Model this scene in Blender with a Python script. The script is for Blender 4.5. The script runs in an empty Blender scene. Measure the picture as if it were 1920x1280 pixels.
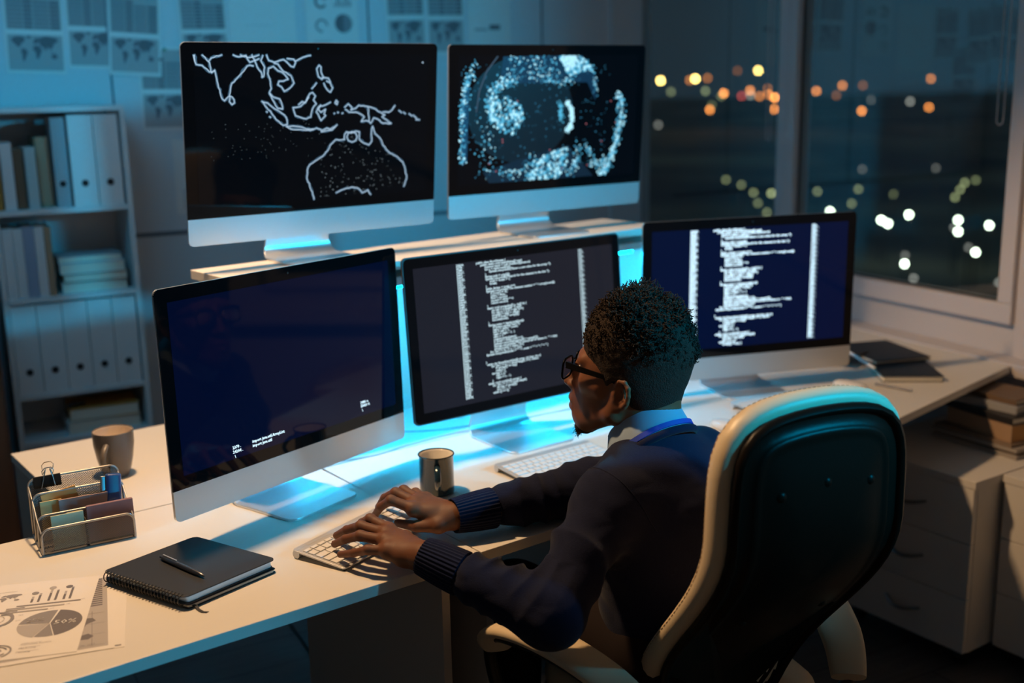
import bpy, bmesh, math, random
import numpy as np
from mathutils import Vector, Matrix
PI = math.pi
scene = bpy.context.scene
COL = scene.collection
R = math.radians
random.seed(7)

# ---------------------------------------------------------------- helpers
def tag(o, label=None, cat=None, group=None, kind=None):
    if label: o['label'] = label
    if cat: o['category'] = cat
    if group: o['group'] = group
    if kind: o['kind'] = kind
    return o

def frame(P, yaw, tilt=0.0):
    """x along yaw, y away (left normal), z up; tilt leans the top towards +y"""
    return Matrix.Translation(Vector(P)) @ Matrix.Rotation(R(yaw), 4, 'Z') @ Matrix.Rotation(-R(tilt), 4, 'X')

def empty(name, M, label, cat, group=None):
    o = bpy.data.objects.new(name, None)
    o.empty_display_size = 0.05
    COL.objects.link(o)
    o.matrix_world = M if isinstance(M, Matrix) else Matrix.Translation(Vector(M))
    return tag(o, label, cat, group)

class MB:
    """collects simple shapes into one mesh"""
    def __init__(s): s.v = []; s.f = []; s.m = []
    def add(s, vs, fs, M=None, mi=0):
        b = len(s.v)
        if M is not None: vs = [M @ Vector(v) for v in vs]
        s.v += [tuple(v) for v in vs]
        s.f += [tuple(b + i for i in f) for f in fs]
        s.m += [mi] * len(fs)
        return s
    def box(s, x0, y0, z0, x1, y1, z1, M=None, mi=0):
        vs = [(x0,y0,z0),(x1,y0,z0),(x1,y1,z0),(x0,y1,z0),(x0,y0,z1),(x1,y0,z1),(x1,y1,z1),(x0,y1,z1)]
        return s.add(vs, [(0,3,2,1),(4,5,6,7),(0,1,5,4),(1,2,6,5),(2,3,7,6),(3,0,4,7)], M, mi)
    def prism(s, poly, z0, z1, M=None, mi=0):
        n = len(poly)
        a = sum(poly[i][0]*poly[(i+1)%n][1]-poly[(i+1)%n][0]*poly[i][1] for i in range(n))
        if a < 0: poly = poly[::-1]
        vs = [(p[0],p[1],z0) for p in poly] + [(p[0],p[1],z1) for p in poly]
        fs = [tuple(range(n-1,-1,-1)), tuple(range(n,2*n))] + [(i,(i+1)%n,n+(i+1)%n,n+i) for i in range(n)]
        return s.add(vs, fs, M, mi)
    def tube(s, pts, r, n=8, closed=False, M=None, mi=0, caps=True):
        P = [Vector(p) for p in pts]; m = len(P)
        rs = r if isinstance(r, (list, tuple)) else [r]*m
        vs = []; up = None
        for i in range(m):
            if closed: t = P[(i+1)%m]-P[i-1]
            else: t = P[min(i+1,m-1)]-P[max(i-1,0)]
            if t.length < 1e-9: t = Vector((0,0,1))
            t.normalize()
            if up is None:
                up = t.orthogonal().normalized()
            else:
                up = (up - t*up.dot(t))
                if up.length < 1e-6: up = t.orthogonal()
                up.normalize()
            w = t.cross(up)
            for k in range(n):
                a = 2*PI*k/n
                vs.append(P[i] + (up*math.cos(a)+w*math.sin(a))*rs[i])
        fs = []
        for i in range(m if closed else m-1):
            j = (i+1)%m
            for k in range(n):
                fs.append((i*n+k, i*n+(k+1)%n, j*n+(k+1)%n, j*n+k))
        if not closed and caps:
            fs.append(tuple(range(n-1,-1,-1))); fs.append(tuple((m-1)*n+k for k in range(n)))
        return s.add(vs, fs, M, mi)
    def lathe(s, prof, n=32, M=None, mi=0, cap=True):
        vs = []; fs = []; m = len(prof)
        for (r,z) in prof:
            for k in range(n):
                a = 2*PI*k/n; vs.append((r*math.cos(a), r*math.sin(a), z))
        for i in range(m-1):
            for k in range(n):
                fs.append((i*n+k, i*n+(k+1)%n, (i+1)*n+(k+1)%n, (i+1)*n+k))
        if cap and prof[0][0] > 1e-6: fs.append(tuple(range(n-1,-1,-1)))
        if cap and prof[-1][0] > 1e-6: fs.append(tuple((m-1)*n+k for k in range(n)))
        return s.add(vs, fs, M, mi)
    def ball(s, c, r, n=12, M=None, mi=0):
        rr = r if isinstance(r,(tuple,list)) else (r,r,r)
        vs=[]; fs=[]; m=n//2
        for i in range(m+1):
            th=PI*i/m
            for k in range(n):
                a=2*PI*k/n
                vs.append((c[0]+rr[0]*math.sin(th)*math.cos(a), c[1]+rr[1]*math.sin(th)*math.sin(a), c[2]-rr[2]*math.cos(th)))
        for i in range(m):
            for k in range(n):
                fs.append((i*n+k,i*n+(k+1)%n,(i+1)*n+(k+1)%n,(i+1)*n+k))
        return s.add(vs,fs,M,mi)
    def loft(s, rings, M=None, mi=0, cap=True):
        n=len(rings[0]); vs=[p for r in rings for p in r]; fs=[]
        for i in range(len(rings)-1):
            for k in range(n):
                fs.append((i*n+k,i*n+(k+1)%n,(i+1)*n+(k+1)%n,(i+1)*n+k))
        if cap:
            fs.append(tuple(range(n-1,-1,-1))); fs.append(tuple((len(rings)-1)*n+k for k in range(n)))
        return s.add(vs,fs,M,mi)
    def build(s, name, mat, parent=None, M=None, bevel=0.0, seg=2, smooth=35, label=None, weld=False):
        me = bpy.data.meshes.new(name)
        me.from_pydata(s.v, [], s.f)
        mats = mat if isinstance(mat, (list, tuple)) else [mat]
        for m in mats: me.materials.append(m)
        if len(mats) > 1: me.polygons.foreach_set('material_index', s.m)
        bm = bmesh.new(); bm.from_mesh(me)
        if weld: bmesh.ops.remove_doubles(bm, verts=bm.verts, dist=1e-5)
        bmesh.ops.recalc_face_normals(bm, faces=bm.faces); bm.to_mesh(me); bm.free()
        if smooth:
            me.polygons.foreach_set('use_smooth', [True]*len(me.polygons))
            me.set_sharp_from_angle(angle=R(smooth))
        me.update()
        o = bpy.data.objects.new(name, me); COL.objects.link(o)
        if parent is not None: o.parent = parent
        if M is not None: o.matrix_basis = M
        if bevel:
            b = o.modifiers.new('bevel','BEVEL'); b.width = bevel; b.segments = seg; b.limit_method='ANGLE'; b.angle_limit=R(40)
            b.harden_normals = False
        if label: o['label'] = label
        return o

def rrect(w, h, r, n=6, cx=0, cy=0):
    """rounded rectangle outline, centred"""
    out=[]
    for (sx,sy,a0) in ((1,1,0),(-1,1,90),(-1,-1,180),(1,-1,270)):
        for k in range(n+1):
            a=R(a0+90*k/n)
            out.append((cx+sx*(w/2-r)+r*math.cos(a), cy+sy*(h/2-r)+r*math.sin(a)))
    return out

def thing_copy(o):
    c = o.copy(); COL.objects.link(c)
    for ch in list(o.children):
        d = ch.copy(); COL.objects.link(d); d.parent = c; d.matrix_parent_inverse = ch.matrix_parent_inverse.copy()
        for g in list(ch.children):
            e = g.copy(); COL.objects.link(e); e.parent = d; e.matrix_parent_inverse = g.matrix_parent_inverse.copy()
    return c

# ---------------------------------------------------------------- materials
def mat(name, col, rough=.5, metal=0, emit=None, es=0, coat=0, noise=None, bump=None, spec=.5, sheen=0, alpha=1, trans=0, sss=0):
    m = bpy.data.materials.new(name); m.use_nodes = True
    nt = m.node_tree; b = nt.nodes['Principled BSDF']
    b.inputs['Base Color'].default_value = (*col,1)
    b.inputs['Roughness'].default_value = rough
    b.inputs['Metallic'].default_value = metal
    b.inputs['Specular IOR Level'].default_value = spec
    if coat: b.inputs['Coat Weight'].default_value = coat; b.inputs['Coat Roughness'].default_value = .05
    if sheen: b.inputs['Sheen Weight'].default_value = sheen; b.inputs['Sheen Roughness'].default_value=.5
    if trans: b.inputs['Transmission Weight'].default_value = trans
    if sss:
        b.inputs['Subsurface Weight'].default_value = sss; b.inputs['Subsurface Scale'].default_value=.004
        b.inputs['Subsurface Radius'].default_value=(1,.35,.2)
    if emit: b.inputs['Emission Color'].default_value=(*emit,1); b.inputs['Emission Strength'].default_value=es
    tc = nt.nodes.new('ShaderNodeTexCoord')
    if noise:   # (scale, amount, detail) subtle colour variation
        n = nt.nodes.new('ShaderNodeTexNoise'); n.inputs['Scale'].default_value=noise[0]; n.inputs['Detail'].default_value=noise[2] if len(noise)>2 else 4
        mp = nt.nodes.new('ShaderNodeMapping')
        if len(noise)>3: mp.inputs['Scale'].default_value=noise[3]
        nt.links.new(tc.outputs['Object'], mp.inputs[0]); nt.links.new(mp.outputs[0], n.inputs['Vector'])
        mx = nt.nodes.new('ShaderNodeMix'); mx.data_type='RGBA'
        mx.inputs['A'].default_value=(*[max(0,c*(1-noise[1])) for c in col],1)
        mx.inputs['B'].default_value=(*[min(1,c*(1+noise[1])) for c in col],1)
        nt.links.new(n.outputs['Fac'], mx.inputs['Factor']); nt.links.new(mx.outputs['Result'], b.inputs['Base Color'])
    if bump:    # (scale, strength, distance)
        n = nt.nodes.new('ShaderNodeTexNoise'); n.inputs['Scale'].default_value=bump[0]; n.inputs['Detail'].default_value=3
        nt.links.new(tc.outputs['Object'], n.inputs['Vector'])
        bp = nt.nodes.new('ShaderNodeBump'); bp.inputs['Strength'].default_value=bump[1]; bp.inputs['Distance'].default_value=bump[2]
        nt.links.new(n.outputs['Fac'], bp.inputs['Height']); nt.links.new(bp.outputs[0], b.inputs['Normal'])
    return m

def emat(name, col, s):
    m = bpy.data.materials.new(name); m.use_nodes=True; nt=m.node_tree
    b = nt.nodes['Principled BSDF']
    b.inputs['Base Color'].default_value=(0.01,0.01,0.01,1); b.inputs['Roughness'].default_value=.3
    b.inputs['Emission Color'].default_value=(*col,1); b.inputs['Emission Strength'].default_value=s
    return m

M = {}
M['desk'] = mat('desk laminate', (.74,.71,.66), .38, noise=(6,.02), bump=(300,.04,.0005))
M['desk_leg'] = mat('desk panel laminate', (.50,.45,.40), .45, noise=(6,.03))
M['wall'] = mat('painted wall', (.62,.66,.70), .75, noise=(1.5,.04), bump=(160,.06,.001))
M['wall_low'] = mat('lower wall', (.50,.52,.56), .75, noise=(1.5,.04))
M['wall_win'] = mat('window wall paint', (.58,.55,.55), .7, noise=(1.2,.05))
M['frame'] = mat('window frame plastic', (.62,.58,.59), .45)
M['ceil'] = mat('ceiling paint', (.5,.5,.5), .9)
M['seam'] = mat('panel seam', (.12,.16,.2), .7)
M['alu'] = mat('brushed aluminium', (.72,.74,.76), .38, metal=.85, bump=(900,.03,.0002))
M['alu_chin'] = mat('satin aluminium', (.74,.75,.76), .40, metal=.92)
M['alu_dark'] = mat('dark housing', (.05,.055,.06), .45, metal=.3)
M['glass_black'] = mat('black display glass', (.004,.004,.005), .045, spec=.28)
M['black_plastic'] = mat('black plastic', (.015,.015,.016), .4)
M['white_plastic'] = mat('white keycap', (.80,.80,.80), .4)
M['shelf'] = mat('bookcase laminate', (.70,.72,.74), .5, noise=(5,.02))
M['binder'] = mat('white card file', (.76,.76,.77), .6, noise=(20,.02))
M['hole'] = mat('dark finger hole', (.01,.01,.012), .8)
M['paper'] = mat('paper', (.76,.74,.73), .8, noise=(30,.02))
M['ink'] = mat('grey print', (.16,.15,.17), .8)
M['ink_l'] = mat('light grey print', (.42,.40,.41), .8)
M['ink_m'] = mat('mid grey print', (.26,.25,.27), .8)

# ---------------------------------------------------------------- camera
CAMZ = 1.61
def make_camera():
    th, ro = 0.22091476, -0.01959615
    fw = Vector((0, math.cos(th), -math.sin(th))); r = Vector((1,0,0)); u = r.cross(fw)
    c, s = math.cos(ro), math.sin(ro)
    r2 = r*c + u*s; u2 = u*c - r*s
    cam = bpy.data.cameras.new('camera'); o = bpy.data.objects.new('camera', cam); COL.objects.link(o)
    m = Matrix(((r2.x,u2.x,-fw.x,0),(r2.y,u2.y,-fw.y,0),(r2.z,u2.z,-fw.z,CAMZ),(0,0,0,1)))
    o.matrix_world = m
    cam.sensor_width = 36; cam.lens = 2126.9/1920*36; cam.clip_end = 3000; cam.clip_start=.05
    cam.dof.use_dof = True; cam.dof.focus_distance = 2.12; cam.dof.aperture_fstop = 2.0
    cam.dof.aperture_blades = 9
    scene.camera = o
make_camera()

# ---------------------------------------------------------------- room shell
KX, KY = .60, 5.30
RM = frame((KX, KY, 0), 28)          # local x along left wall (towards the corner), y outwards through that wall
# room local: left wall y=0, x from -6 to 0 ; window wall x=0, y from 0 down to -7
def struct(name, mb, m, **k):
    o = mb.build(name, m, M=RM, **k); o['kind'] = 'structure'; return o
RX0, RY0, H = -5.2, -7.0, 2.75
def floor_mat():
    m = mat('dark wood floor', (.09,.085,.085), .42)
    nt=m.node_tree; b=nt.nodes['Principled BSDF']
    tc=nt.nodes.new('ShaderNodeTexCoord'); mp=nt.nodes.new('ShaderNodeMapping'); mp.inputs['Scale'].default_value=(1,1,1)
    br=nt.nodes.new('ShaderNodeTexBrick'); br.inputs['Scale'].default_value=1; br.inputs['Brick Width'].default_value=1.3; br.inputs['Row Height'].default_value=.16
    br.inputs['Mortar Size'].default_value=.002; br.inputs['Color1'].default_value=(.17,.155,.15,1); br.inputs['Color2'].default_value=(.12,.112,.11,1); br.inputs['Mortar'].default_value=(.01,.01,.01,1)
    n=nt.nodes.new('ShaderNodeTexNoise'); n.inputs['Scale'].default_value=9; mp2=nt.nodes.new('ShaderNodeMapping'); mp2.inputs['Scale'].default_value=(.6,7,1)
    mx=nt.nodes.new('ShaderNodeMix'); mx.data_type='RGBA'; mx.blend_type='MULTIPLY'; mx.inputs['Factor'].default_value=.6
    nt.links.new(tc.outputs['Object'],mp.inputs[0]); nt.links.new(mp.outputs[0],br.inputs['Vector'])
    nt.links.new(tc.outputs['Object'],mp2.inputs[0]); nt.links.new(mp2.outputs[0],n.inputs['Vector'])
    nt.links.new(br.outputs['Color'],mx.inputs['A']); nt.links.new(n.outputs['Fac'],mx.inputs['B']); nt.links.new(mx.outputs['Result'],b.inputs['Base Color'])
    return m
struct('floor', MB().box(RX0,RY0,-.08,0,0,0), floor_mat(), smooth=0)
struct('ceiling', MB().box(RX0,RY0,H,.15,.15,H+.1), M['ceil'], smooth=0)
struct('wall_left', MB().box(RX0,0,0,0,.15,H), M['wall'], smooth=0)
struct('wall_back', MB().box(RX0,RY0-.15,0,.15,RY0,H), M['ceil'], smooth=0)
struct('wall_far_left', MB().box(RX0-.15,RY0-.15,0,RX0,.15,H), M['ceil'], smooth=0)
# window wall pieces (x 0..0.15): below windows, the strip by the corner, above, and the solid rest
w = MB()
w.box(0,-7,0,.15,.15,.855); w.box(0,-7,2.35,.15,.15,H); w.box(0,-.012,.855,.012,.15,2.35); w.box(0,-7,.855,.15,-3.3,2.35)
struct('wall_right', w, M['wall_win'], smooth=0)
# corner pilaster and wall-panel seams on the left wall
struct('trim_1', MB().box(-.165,-.03,0,0,0,H), M['wall'], smooth=0)
g = MB()
g.box(-5.2,-.004,1.085,-.165,0,1.10)
struct('trim_2', g, M['seam'], smooth=0)
for i,s in enumerate((.505,1.30,2.30)):
    struct('trim_%d'%(3+i), MB().box(-s-.003,-.004,1.10,-s+.003,0,H), M['seam'], smooth=0)
struct('baseboard_left', MB().box(RX0,-.015,0,-.165,0,.08), M['frame'], bevel=.003)
struct('baseboard_right', MB().box(-.015,RY0,0,0,0,.08), M['frame'], bevel=.003)
# windows: frame + glass
glass = bpy.data.materials.new('window glass'); glass.use_nodes=True
nt=glass.node_tree; nt.nodes.clear()
out=nt.nodes.new('ShaderNodeOutputMaterial'); fr=nt.nodes.new('ShaderNodeFresnel'); fr.inputs[0].default_value=1.6
tr=nt.nodes.new('ShaderNodeBsdfTransparent'); tr.inputs[0].default_value=(.88,.93,.92,1); gl=nt.nodes.new('ShaderNodeBsdfGlossy'); gl.inputs['Roughness'].default_value=.01
mm=nt.nodes.new('ShaderNodeMath'); mm.operation='MULTIPLY'; mm.inputs[1].default_value=2.1; mm.use_clamp=True
geo=nt.nodes.new('ShaderNodeNewGeometry'); ng=nt.nodes.new('ShaderNodeMath'); ng.operation='SUBTRACT'; ng.inputs[0].default_value=1; nt.links.new(geo.outputs['Backfacing'],ng.inputs[1]); m3=nt.nodes.new('ShaderNodeMath'); m3.operation='MULTIPLY'
mx=nt.nodes.new('ShaderNodeMixShader'); nt.links.new(fr.outputs[0],mm.inputs[0]); nt.links.new(mm.outputs[0],m3.inputs[0]); nt.links.new(ng.outputs[0],m3.inputs[1]); nt.links.new(m3.outputs[0],mx.inputs[0]); nt.links.new(tr.outputs[0],mx.inputs[1]); nt.links.new(gl.outputs[0],mx.inputs[2]); nt.links.new(mx.outputs[0],out.inputs[0])
def window(n, y0, y1):     # y0 > y1 (towards the camera is more negative)
    w = MB()
    for (a,b,c,d) in ((y0,y1,.855,.92),(y0,y1,2.27,2.35)):
        w.box(-.03,d and b,c,.05,a,d)
    w.box(-.03 if n>1 else .0,y0-(.045 if n>1 else .012),.92,.05,y0,2.27); w.box(-.03,y1,.92,.05,y1+.055,2.27)
    o = struct('window_%d'%n, w, M['frame'], bevel=.004)
    gs = MB().box(.005,y1+.05,.915,.009,y0-(.04 if n>1 else .01),2.275).build('window_pane', glass, parent=o, smooth=0)
    ga = MB()
    ga.box(-.004,y1+.05,.915,.004,y1+.058,2.275); ga.box(-.004,y0-(.048 if n>1 else .016),.915,.004,y0-(.04 if n>1 else .012),2.275); ga.box(-.004,y1+.05,.915,.004,y0-.04,.925)
    ga.build('gasket', M['black_plastic'], parent=o, smooth=0)
    return o
window(1, -.01, -1.03)
window(2, -1.03, -2.08)
window(3, -2.15, -3.25)
struct('trim_6', MB().box(-.012,-2.15,.1,.05,-2.08,2.35), M['frame'], bevel=.004)
struct('trim_7', MB().box(-.10,-7,.715,0,-.03,.755), M['frame'], bevel=.003)   # long sill board behind the desks
# window handle on the third sash
hd = empty('window_handle', RM @ Matrix.Translation((-.032,-2.19,.92)), 'dark round window latch on the pale frame at the right edge', 'window handle')
MB().lathe([(.001,0),(.014,0),(.014,.012),(.008,.02),(.001,.02)],16,Matrix.Rotation(-PI/2,4,'Y')).build('rosette', M['black_plastic'], hd)
MB().box(-.03,-.006,-.006,-.018,.006,.06).build('lever', M['black_plastic'], hd, bevel=.003)
# blind cords
def cord(y, z0, z1, label):
    pts=[(-.045,y+.012*math.cos(a),z0+.012*math.sin(a)) for a in [PI+PI*k/8 for k in range(9)]]
    mb=MB().tube([(-.045,y-.012,z1)]+pts+[(-.045,y+.012,z1)],.0016,6)
    o=mb.build('blind_cord', M['frame'], M=RM); tag(o,label,'cord','blind cords')
cord(-.945,1.40,2.36,'pale blind cord loop hanging beside the mullion between the two windows')
cord(-2.0,1.48,2.36,'pale blind cord loop hanging at the right edge of the right window')

# ---------------------------------------------------------------- outside: night ground and street lamps
def ground_mat():
    m = mat('night ground', (.02,.022,.026), .9)
    nt=m.node_tree; b=nt.nodes['Principled BSDF']; tc=nt.nodes.new('ShaderNodeTexCoord'); n=nt.nodes.new('ShaderNodeTexNoise'); n.inputs['Scale'].default_value=.012; n.inputs['Detail'].default_value=4
    cr=nt.nodes.new('ShaderNodeValToRGB'); cr.color_ramp.elements[0].position=.42; cr.color_ramp.elements[0].color=(.06,.07,.08,1); cr.color_ramp.elements[1].position=.68; cr.color_ramp.elements[1].color=(.42,.38,.24,1)  # yellowish patches paint the street lamps' glow into the ground colour
    nt.links.new(tc.outputs['Object'],n.inputs['Vector']); nt.links.new(n.outputs['Fac'],cr.inputs[0]); nt.links.new(cr.outputs[0],b.inputs['Base Color'])
    return m
gnd = MB().box(-1500,20,-29,1800,2400,-28).build('ground', ground_mat(), smooth=0); gnd['kind']='structure'
LAMPS = [(81.9,620.0,3.2,'Y',3,'l'),(106.4,657.0,3.9,'Y',3,'l'),(149.8,694.0,8.1,'Y',2.2,'l'),(103.2,731.0,-3.5,'G',0.35,'l'),(131.3,768.0,-3.7,'G',0.5,'l'),(111.2,645.0,4.1,'O',0.3,'l'),(107.2,682.0,3.3,'O',0.4,'l'),(134.2,719.0,-5.0,'O',1.2,'l'),(132.3,756.0,-15.6,'O',1,'l'),(116.8,633.0,-5.7,'G',0.3,'l'),(118.3,670.0,-11.0,'G',0.2,'l'),(148.0,707.0,-3.5,'O',0.8,'l'),(156.0,744.0,-6.7,'W',0.35,'l'),(125.5,621.0,-5.7,'R',0.3,'l'),(143.1,658.0,-6.4,'O',0.5,'l'),(156.5,695.0,-6.0,'O',0.8,'l'),(168.8,732.0,-8.3,'O',1.6,'l'),(177.3,769.0,-16.4,'O',1,'l'),(153.4,646.0,-3.7,'O',0.7,'l'),(153.4,683.0,-2.5,'O',0.25,'l'),(142.6,720.0,8.5,'O',0.12,'l'),(67.8,520.0,-16.5,'W',0.2,'l'),(51.7,271.9,-21.0,'G',0.35,'l'),(52.4,257.2,-21.0,'G',0.35,'l'),(51.2,238.4,-21.0,'G',0.45,'l'),(47.5,217.1,-21.0,'G',0.35,'l'),(54.4,236.1,-21.0,'G',0.9,'l'),(45.6,201.0,-21.0,'G',0.4,'l'),(185.5,696.0,-4.5,'O',0.7,'r'),(211.7,733.0,-1.7,'O',0.6,'r'),(235.9,770.0,-2.1,'O',0.15,'r'),(183.7,647.0,-6.6,'O',0.15,'r'),(209.6,684.0,-16.4,'O',1,'r'),(226.4,721.0,-10.8,'W',0.1,'r'),(263.7,758.0,-12.9,'W',0.3,'r'),(231.6,635.0,1.4,'O',0.5,'r'),(244.9,672.0,-14.8,'O',0.9,'r'),(110.3,295.1,-21.0,'W',0.12,'r'),(74.1,241.6,-21.0,'G',0.4,'r'),(91.6,296.1,-21.0,'W',0.12,'r'),(64.2,213.0,-21.0,'G',0.4,'r'),(64.5,238.2,-21.0,'G',0.4,'r'),(77.4,229.1,-21.0,'G',0.2,'r'),(86.6,220.8,-21.0,'G',0.5,'r'),(93.6,236.2,-21.0,'G',0.5,'r'),(100.6,251.5,-21.0,'G',0.5,'r'),(105.4,257.4,-21.0,'G',0.3,'r'),(61.2,186.4,-21.0,'B',3,'r'),(60.7,181.6,-21.0,'B',3,'r'),(68.1,193.2,-21.0,'B',3,'r'),(73.1,184.4,-21.0,'B',3,'r'),(67.6,170.3,-21.0,'B',3,'r'),(75.0,176.8,-21.0,'B',3,'r'),(61.7,149.1,-21.0,'B',3,'r'),(49.4,140.7,-21.0,'B',3,'r'),(51.8,147.5,-21.0,'W',0.2,'r'),(62.6,153.7,-21.0,'W',0.2,'r'),(46.8,130.0,-21.0,'W',0.3,'r'),(55.1,126.2,-21.0,'W',0.3,'r'),(68.8,175.0,-21.0,'W',0.2,'r'),(56.8,200.9,-21.0,'B',2,'r')]

WARM={'Y':(1,.62,.16),'O':(1,.30,.06),'G':(.75,.80,.38),'W':(.8,.75,.68),'R':(1,.12,.10),'B':(.86,1,.78)}
CNAME={'Y':'bright golden','O':'orange','G':'dim greenish yellow','W':'faint whitish','R':'reddish','B':'bright white-green'}
lamp_mats={}
pole_mat = mat('lamp pole', (.05,.05,.05), .6)
LAMPS_S=sorted(LAMPS,key=lambda q:q[0]/q[1])
tot={}
for L in LAMPS_S: tot[(L[3],L[5])]=tot.get((L[3],L[5]),0)+1
cnt={}
ORD=['first','second','third','fourth','fifth','sixth','seventh','eighth','ninth','tenth','eleventh','twelfth','thirteenth']
for (x,y,z,c,s_,side) in LAMPS_S:
    k=(c,side); cnt[k]=cnt.get(k,0)+1
    if c=='G': s_=s_*.42
    if c=='W': s_=s_*.7
    mk=(c,s_)
    if mk not in lamp_mats: lamp_mats[mk]=emat('street light %s %g'%mk, WARM[c], s_*10)
    pane='left' if side=='l' else 'right'
    lab=('only ' if tot[k]==1 else ORD[cnt[k]-1]+' from the left of the ')+CNAME[c]+(' out-of-focus street light' if tot[k]==1 else ' out-of-focus street lights')+' in the '+pane+' window'
    e=empty('street_light',(x,y,-28),lab,'street light','street lights in the night city')
    r=y*3.4/2127
    MB().ball((0,0,z+28),r,10).build('lamp_head',lamp_mats[mk],e)
    MB().tube([(0,r*.9,0),(0,r*.9,z+28)],.12,6).build('pole',pole_mat,e)

# ---------------------------------------------------------------- desks
DZ=.75
def poly_top(name, pts, label, cat='desk', z1=DZ, th=.022, legs=(), M0=None):
    e = empty(name, (0,0,0), label, cat)
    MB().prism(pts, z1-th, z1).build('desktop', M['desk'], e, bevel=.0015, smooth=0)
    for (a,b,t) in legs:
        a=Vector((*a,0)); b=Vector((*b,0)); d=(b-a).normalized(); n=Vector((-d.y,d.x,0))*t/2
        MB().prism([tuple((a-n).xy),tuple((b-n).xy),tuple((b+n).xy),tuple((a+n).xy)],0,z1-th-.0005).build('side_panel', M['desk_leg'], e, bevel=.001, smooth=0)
    return e
def dirv(a): return Vector((math.cos(R(a)),math.sin(R(a))))
G = Vector((-.0665,2.012))
def rect(P, ang, l0, l1, d0, d1):
    u=dirv(ang); n=dirv(ang+90)
    return [tuple(P+u*a+n*b) for a,b in ((l0,d0),(l1,d0),(l1,d1),(l0,d1))]
def seg(P, ang, l, d0, d1):
    u=dirv(ang); n=dirv(ang+90); return (tuple(P+u*l+n*d0), tuple(P+u*l+n*d1))
gap=.0015
poly_top('office_desk', rect(G,36.6,-1.38,-gap,0,.636), 'white desk in the left foreground carrying the organizer, black notebook and near keyboard',
         legs=[(*seg(G,36.6,-.075,.012,.60),.018),(*seg(G,36.6,-1.34,.03,.60),.018)])
poly_top('office_desk', rect(G,37.6,gap,.80,0,.636), 'white desk in the middle with the black and grey mug and the second keyboard',
         legs=[(*seg(G,37.6,.026,.012,.60),.018),(*seg(G,37.6,.765,.02,.15),.018)])
# rear desks meet the front ones back to back
poly_top('office_desk', rect(G,36.6,-.548,-.004,.6405,1.235), 'white rear desk on the left with the brown-grey mug near its corner',
         legs=[(*seg(G,36.6,-.535,.655,1.225),.018)])
u37=dirv(37.6); n37=dirv(127.6)
poly_top('office_desk', [tuple(G+u37*.0+n37*.6405),tuple(G+u37*.80+n37*.6405),tuple(G+u37*.80+n37*1.235),tuple(G+u37*.012+n37*1.235)], 'white rear desk in the middle behind the black-framed code monitor',
         legs=[(*seg(G,37.6,.76,.70,1.2),.018)])
a=G+u37*.803; b=a+n37*1.235
LF=Vector((1.011,2.838)); LD=dirv(45.5)
f0=LF-LD*((LF-a).dot(n37.orthogonal() if False else Vector(u37))/LD.dot(Vector(u37)))
# right desk: front edge runs to the window sill
W2=dirv(28); Kp=Vector((KX,KY))
def hit_wall(P,D,off):     # distance along D to the plane parallel to the window wall
    return ((Kp-W2*off-P).dot(W2))/D.dot(W2)
fe=LF+LD*hit_wall(LF,LD,.102)
be=b+n37*(-.0); bw=be+u37*hit_wall(be,u37,.102)
poly_top('office_desk', [tuple(f0),tuple(fe),tuple(bw),tuple(b)], 'white desk on the right under the window with the far keyboard and black notebooks',
         legs=[((f0+LD*.05+n37*.03),(f0+LD*.05+n37*.14),.018)])

# ---------------------------------------------------------------- long raised shelf behind the front monitors
HF=Vector((-.590,2.447)); HA=40.3; HL=1.365; HD=.25
HM=frame((HF.x,HF.y,0),HA)
h=empty('monitor_shelf',HM,'long raised white shelf behind the lower monitors carrying the two upper monitors','shelf')
HT=1.205
M['shelf_top']=mat('cream shelf board',(.76,.72,.66),.45,noise=(5,.02))
MB().box(0,0,HT-.022,HL,HD,HT).build('top_board',M['shelf_top'],h,bevel=.0015,smooth=0)
MB().box(.0,.0,HT-.062,HL,HD,HT-.04).build('lower_board',M['shelf_top'],h,bevel=.0015,smooth=0)
MB().box(.02,.10,HT-.04,.05,HD-.02,HT-.022).box(HL-.05,.10,HT-.04,HL-.02,HD-.02,HT-.022).build('spacer',M['desk_leg'],h,smooth=0)
for x0 in (.10,HL/2-.05,HL-.022):
    MB().box(x0,.06,DZ+.0005,x0+.018,HD-.012,HT-.062).build('side_panel',M['desk'],h,bevel=.001,smooth=0)
MB().box(.10,HD-.012,DZ+.0005,HL-.012,HD,HT-.062).build('back_panel',M['desk'],h,smooth=0)

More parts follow.
